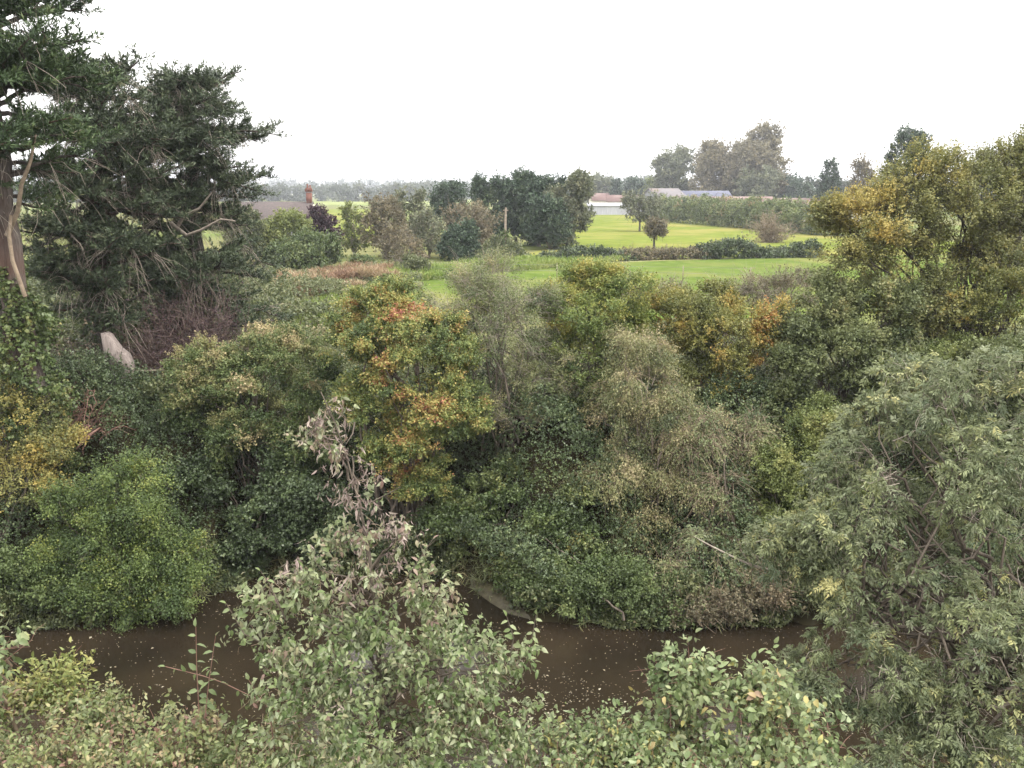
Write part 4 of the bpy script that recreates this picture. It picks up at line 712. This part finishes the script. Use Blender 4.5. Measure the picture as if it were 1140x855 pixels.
def near_shrub(name, label, base, lumps, mat, seed, dens, k, ll, lw, tfun, clump=.14, droop=.5, ntw=300, twl=.3, wmat='redtwig', nl=24, r0=.03, up=.4, inner=.35, twig=.22, extra=None, curl=.3, cat='shrub', cvar=.12, spread=.7, upn=.9, bark='twig'):
    rng = np.random.default_rng(seed); base = on_ground(base); o = thing(name, base, label, cat)
    P, D, T, CC, OO = spray_pts(billow(lumps, rng, 3), rng, dens, clump, .5, up, inner, .6, -.8, tfun, cvar, 1.2, .7); g = Geo()
    leaves(g, P, D, T, rng, k, twig, ll, lw, droop, spread, 'l', .15, upn*.65, curl*1.3)
    if extra: extra(g, rng)
    build('foliage', g, MAT[mat], o); g = Geo(); limbs(g, base, CC[rng.choice(len(CC), min(nl, len(CC)), replace=False)], rng, r0, n=9, up=.3, r1=.004, wob=.03); build('stems', g, MAT[bark], o, True)
    g = Geo(); ii = rng.choice(len(P), min(ntw, len(P)), replace=False); X, rd = strands(P[ii]-D[ii]*twl*.5, D[ii], rng, twl, .003, 5, .2, .25); g.tubes(X, rd, 4)
    build('twig_sprays', g, MAT[wmat], o); return o, base

def shoot(g, gs, pts, rng, n, ll, lw, tint, r=.006):
    """a single leafy shoot: stem along pts with alternate leaves"""
    pts = np.array(pts); t = np.linspace(0, 1, len(pts)); g_ = np.linspace(0, 1, 9); S_ = np.stack([np.interp(g_, t, pts[:, a]) for a in range(3)], 1); gs.tubes(S_[None], np.linspace(r, r*.4, 9)[None], 5)
    u = np.linspace(.18, 1, n); B = np.stack([np.interp(u, t, pts[:, a]) for a in range(3)], 1); ax = unit(pts[-1]-pts[0]); lat = unit(np.cross(ax, [0, 1., .2])); sg = np.where(np.arange(n) % 2, 1, -1)[:, None]
    ld = unit(lat*sg*.8+ax*.35+rng.normal(size=(n, 3))*.25+np.array([0, 0, -.25])); ld[-1] = unit(ax+rng.normal(size=3)*.2)
    s = rng.uniform(.8, 1.15, n)*(1-.3*u); add_leaf(g, B, ld, unit(np.array([0, -.35, 1])+rng.normal(size=(n, 3))*.35), ll*s, lw*s, np.clip(tint+rng.normal(0, .08, n), 0, 1), 'l', .3)

def sapling():
    rng = np.random.default_rng(600); base = on_ground(at(432, 1050, 5.4))
    o = thing('foreground_sapling', base, 'tall pale leaved young tree in front, its top withered brown and leaning left', 'tree')
    stem = np.array([base, at(428, 860, 5.4), at(424, 760, 5.45), at(418, 680, 5.5), at(410, 610, 5.5), at(400, 560, 5.52), at(386, 510, 5.55), at(372, 468, 5.55), at(357, 436, 5.55)])
    Lm = [E(360, 456, 5.55, .05, .06, .1), E(378, 498, 5.55, .1, .1, .1), E(390, 535, 5.5, .14, .14, .12), E(405, 578, 5.5, .17, .17, .17), E(352, 490, 5.5, .03, .04, .06), E(450, 588, 5.4, .03, .04, .04), E(400, 625, 5.45, .26, .25, .2), E(360, 640, 5.4, .16, .18, .14), E(465, 650, 5.5, .2, .2, .16), E(445, 690, 5.4, .32, .3, .22),
          E(330, 655, 5.3, .16, .16, .12), E(300, 672, 5.2, .14, .15, .12), E(280, 705, 5.2, .1, .12, .1), E(350, 710, 5.2, .32, .3, .24), E(320, 760, 5.1, .22, .25, .2), E(400, 740, 5.2, .4, .35, .3), E(490, 740, 5.2, .36, .3, .26), E(532, 738, 5.3, .22, .22, .18), E(572, 726, 5.3, .1, .12, .1),
          E(440, 800, 5.0, .5, .4, .3), E(535, 796, 5.1, .34, .3, .24), E(350, 815, 4.9, .4, .35, .26), E(500, 850, 4.9, .5, .4, .25)]
    zt = at(400, 600, 5.5)[2]; zb = at(400, 690, 5.4)[2]
    tf = lambda P: .12+.3*pnoise(P, .35, 41)+.42*np.clip((P[:, 2]-zb)/(zt-zb), 0, 1.15)
    P, D, T, CC, OO = spray_pts(Lm, rng, 150, .10, .45, .25, .45, .7, -.95, tf, .12, 1.3, .7)
    g = Geo(); dead = T+rng.normal(0, .08, len(T)) > .66
    leaves(g, P[~dead], D[~dead], T[~dead], rng, 11, .17, .044, .023, .7, .85, 'l', .16, .45, .5)
    gd = Geo(); Pd = P[dead]+rng.normal(size=(dead.sum(), 3))*.03; leaves(gd, Pd, unit(D[dead]+rng.normal(size=Pd.shape)*.4), rng.uniform(.1, .9, len(Pd)), rng, 7, .12, .042, .012, 1.3, .75, 'l', .15, .2, .9)
    build('withered_leaves', gd, MAT['withered'], o)
    gs = Geo(); gs.tubes(stem[None], np.array([[.03, .025, .02, .016, .012, .008, .006, .0045, .003]]), 8)
    for i_ in range(len(CC)):
        pass
    ii = rng.choice(len(CC), 60, replace=False); t_ = np.linspace(0, 1, len(stem)); zz = np.interp(CC[ii][:, 2]-.35, stem[:, 2], t_); A = np.stack([np.interp(zz, t_, stem[:, a]) for a in range(3)], 1)
    L = np.linalg.norm(CC[ii]-A, axis=1, keepdims=True); B = A+(CC[ii]-A)*.5+np.array([0, 0, .12])*L+rng.normal(size=A.shape)*.03; X = bez(A, B, CC[ii], 8); X[:, 1:-1] += rng.normal(size=(60, 6, 3))*.012
    gs.tubes(X, .011*rng.uniform(.5, 1, (60, 1))*(1-np.linspace(0, 1, 8))[None]**.8+.0025, 5)
    # bare forked twigs in the withered top and single shoots standing clear of the leaves
    for a, b in (((420, 650), (450, 590)), ((412, 560), (446, 542)), ((470, 620), (462, 592)), ((470, 625), (486, 600)), ((372, 470), (362, 452)), ((384, 510), (352, 492)), ((395, 470), (385, 495))):
        q = np.array([at(*a, 5.5), (at(*a, 5.5)+at(*b, 5.45))/2+rng.normal(size=3)*.015, at(*b, 5.4)]); gs.tubes(q[None], np.array([[.006, .005, .0025]]), 4)
    shoot(g, gs, [at(300, 720, 5.2), at(272, 706, 5.15), at(252, 672, 5.1)], rng, 9, .08, .045, .25); shoot(g, gs, [at(318, 690, 5.2), at(300, 650, 5.15), at(290, 636, 5.1)], rng, 8, .08, .045, .25)
    shoot(g, gs, [at(565, 745, 5.3), at(572, 710, 5.25), at(564, 686, 5.2)], rng, 9, .075, .038, .3); shoot(g, gs, [at(585, 745, 5.3), at(592, 712, 5.25), at(597, 684, 5.2)], rng, 10, .075, .038, .3); shoot(g, gs, [at(540, 740, 5.3), at(537, 712, 5.25), at(545, 696, 5.2)], rng, 7, .075, .038, .3)
    shoot(g, gs, [at(440, 660, 5.4), at(455, 640, 5.3), at(482, 600, 5.3)], rng, 9, .07, .03, .8); shoot(g, gs, [at(470, 690, 5.4), at(488, 660, 5.3), at(496, 640, 5.3)], rng, 8, .075, .036, .5)
    build('crown', g, MAT['sapling'], o); build('trunk', gs, MAT['bark'], o, True)
    g = Geo(); ii = rng.choice(len(P), 700, replace=False); X, rd = strands(P[ii]-D[ii]*.1, unit(D[ii]-np.array([0, 0, .2])), rng, .16, .0022, 5, .25, .4); g.tubes(X, rd, 4); build('twig_sprays', g, MAT['twig'], o)
sapling()

near_shrub('mixed_scrub', 'low mixed scrub of small pale and reddish leaves across the lower left corner', at(120, 1000, 5.4),
   [E(40, 814, 5.6, .5, .4, .26), E(130, 839, 5.4, .5, .4, .25), E(215, 824, 5.3, .42, .35, .22), E(290, 849, 5.1, .4, .35, .24), E(20, 874, 5.0, .6, .4, .3), E(150, 894, 4.9, .7, .4, .3), E(270, 904, 4.8, .6, .4, .3), E(-40, 824, 5.6, .5, .4, .35), E(85, 799, 5.8, .3, .3, .16)],
   'mixed', 601, 190, 9, .038, .021, lambda P: .05+.75*pnoise(P, .32, 42), cvar=.2, ntw=900, twl=.25)
near_shrub('yellow_green_sprig', 'feathery yellow green sprig bush standing out of the lower left scrub', at(62, 900, 5.9), [E(62, 760, 5.9, .2, .18, .09), E(45, 775, 5.9, .2, .18, .1), E(85, 768, 5.9, .14, .15, .07)], 'lightgreen', 602, 240, 9, .045, .018, nz(.3, 43, .4, .9), clump=.09, droop=.0, up=.9, ntw=80, nl=10)
g = Geo(); gs = Geo(); rng = np.random.default_rng(603); sb = on_ground(at(222, 960, 5.3)); o = thing('red_stemmed_shoots', sb, 'two upright red stemmed shoots with pointed green leaves against the dark water', 'plant')
shoot(g, gs, [at(222, 800, 5.2), at(219, 745, 5.2), at(218, 698, 5.2)], rng, 9, .085, .042, .3, .0045); shoot(g, gs, [at(228, 800, 5.2), at(233, 755, 5.2), at(240, 708, 5.2)], rng, 10, .085, .042, .3, .0045)
shoot(g, gs, [at(352, 822, 5.2), at(300, 785, 5.2), at(240, 756, 5.2), at(184, 742, 5.2)], rng, 13, .08, .04, .3, .0045); shoot(g, gs, [at(300, 790, 5.1), at(286, 772, 5.1), at(277, 757, 5.1)], rng, 6, .075, .038, .6, .004)
gs.tubes(np.array([sb, at(222, 880, 5.2), at(224, 800, 5.2)])[None], np.array([[.008, .007, .0045]]), 6); gs.tubes(np.array([sb, at(310, 870, 5.1), at(300, 790, 5.1)])[None], np.array([[.008, .006, .004]]), 6)
build('foliage', g, MAT['pale'], o, True); build('stems', gs, MAT['redtwig'], o, True)
def edge_shoots(g, rng): pass
near_shrub('left_edge_shrub', 'few broad pale leaves of a shrub entering at the left edge above the scrub', at(-60, 900, 5.4), [E(-14, 716, 5.4, .08, .1, .09), E(-45, 750, 5.4, .2, .2, .16)], 'pale', 604, 60, 6, .065, .034, nz(.3, 44, .2, .6), ntw=60, nl=8)
near_shrub('dogwood_shrub', 'pale broad leaved shrub in front at lower centre right, before the water', at(815, 1000, 5.6),
   [E(815, 804, 5.6, .42, .35, .26), E(760, 784, 5.7, .2, .2, .2), E(745, 825, 5.6, .18, .18, .17), E(880, 814, 5.5, .3, .3, .24), E(850, 774, 5.7, .16, .18, .14), E(800, 874, 5.2, .6, .4, .3), E(900, 874, 5.1, .36, .35, .26), E(720, 864, 5.3, .3, .3, .24), E(765, 749, 5.8, .09, .1, .1)],
   'pale', 605, 120, 7, .058, .032, lambda P: .18+.45*pnoise(P, .3, 45), cvar=.14, ntw=500,
   extra=lambda g, rng: [shoot(g, Geo(), [at(a, b, 5.6), at((a+c)/2+3, (b+d)/2, 5.6), at(c, d, 5.6)], rng, 8, .075, .04, .3) for a, b, c, d in ((745, 760, 738, 716), (760, 760, 772, 724), (800, 765, 795, 730), (845, 760, 862, 716), (870, 770, 892, 738), (900, 790, 935, 770))])
near_shrub('mixed_scrub', 'low grey green scrub between the pale young tree and the dogwood at bottom', at(640, 1000, 5.3), [E(640, 851, 5.3, .3, .3, .2), E(690, 866, 5.2, .26, .3, .2), E(600, 861, 5.2, .3, .3, .2), E(640, 896, 4.9, .5, .4, .25), E(690, 831, 5.4, .06, .08, .14)], 'pale', 606, 150, 8, .045, .024, lambda P: .1+.6*pnoise(P, .3, 46), cvar=.16, ntw=300)

cover('near_undergrowth', [(-7, 3.6), (7.5, 3.6), (7.5, 10.8), (-7, 10.8)], 15000, 'mixed', 110, 8, .2, .05, .03, .5, 1.6, nz(.5, 13, .05, .6), hmax=.5)
# ------------------------------------------------------------------ water's edge: mud, floating leaves, pale flecks for ripple glints
g = Geo(); pix = [(505, 634), (540, 640), (562, 652), (582, 664), (606, 680), (592, 690), (566, 683), (546, 671), (526, 656), (508, 644)]
P = np.array([gp(a, b, 0)*[1, 1, 0]+[0, 0, .02] for a, b in pix]); n = len(P); Q = P.copy(); c = P.mean(0); Q = c+(P-c)*.6; Q[:, 2] = .12; i_ = np.arange(n); j_ = (i_+1) % n
g.add(np.concatenate([P-[0, 0, .15], P, Q]), [np.stack([i_, j_, j_+n, i_+n], 1), np.stack([i_+n, j_+n, j_+2*n, i_+2*n], 1), (i_+2*n)[None]])
tag(build('mud_bank', g, surf_mat('olive_mud', (.03, .026, .015), (.075, .066, .036), 5, rough=.6, bump=.8)), kind='structure')
rng = np.random.default_rng(700); N = 26000; x = rng.uniform(-13, 9, N); y = rng.uniform(11.5, 19.3, N)
den = .2+.8*pnoise(np.stack([x, y*1.5, 0*x], 1), 2.2, 50)**2; glint_patch = np.exp(-(((x-.9)/1.1)**2+((y-13.6)/.9)**2))*1.0  # extra pale flecks massed here stand in for glints off the ripples
keep = (rng.random(N) < np.clip(den*.3+glint_patch, 0, 1)) & (y < shore(x)-.05); x, y = x[keep], y[keep]; n = len(x); a = rng.uniform(0, 6.28, n); ld = np.stack([np.cos(a), np.sin(a), rng.normal(0, .05, n)], 1)
s = rng.uniform(.014, .036, n)*np.where(rng.random(n) < .06, 2.4, 1); g = Geo(); add_leaf(g, np.stack([x, y, np.full(n, .008)], 1), unit(ld), unit(rng.normal(size=(n, 3))*.1+[0, 0, 1]), s, s*.7, rng.uniform(0, 1, n), 'q')
tag(build('floating_leaves_and_glints', g, MAT['float']), kind='stuff')

# ------------------------------------------------------------------ the air
g = Geo(); g.box((0, 1400, 28), (6400, 3700, 64)); hz = bpy.data.materials.new('haze_air'); hz.use_nodes = True; n = hz.node_tree; n.nodes.clear()
o_ = n.nodes.new('ShaderNodeOutputMaterial'); v = n.nodes.new('ShaderNodeVolumePrincipled'); v.inputs['Color'].default_value = (.86, .9, 1, 1); v.inputs['Density'].default_value = HAZE; v.inputs['Anisotropy'].default_value = .2
n.links.new(v.outputs[0], o_.inputs['Volume']); tag(build('haze', g, hz), kind='stuff')
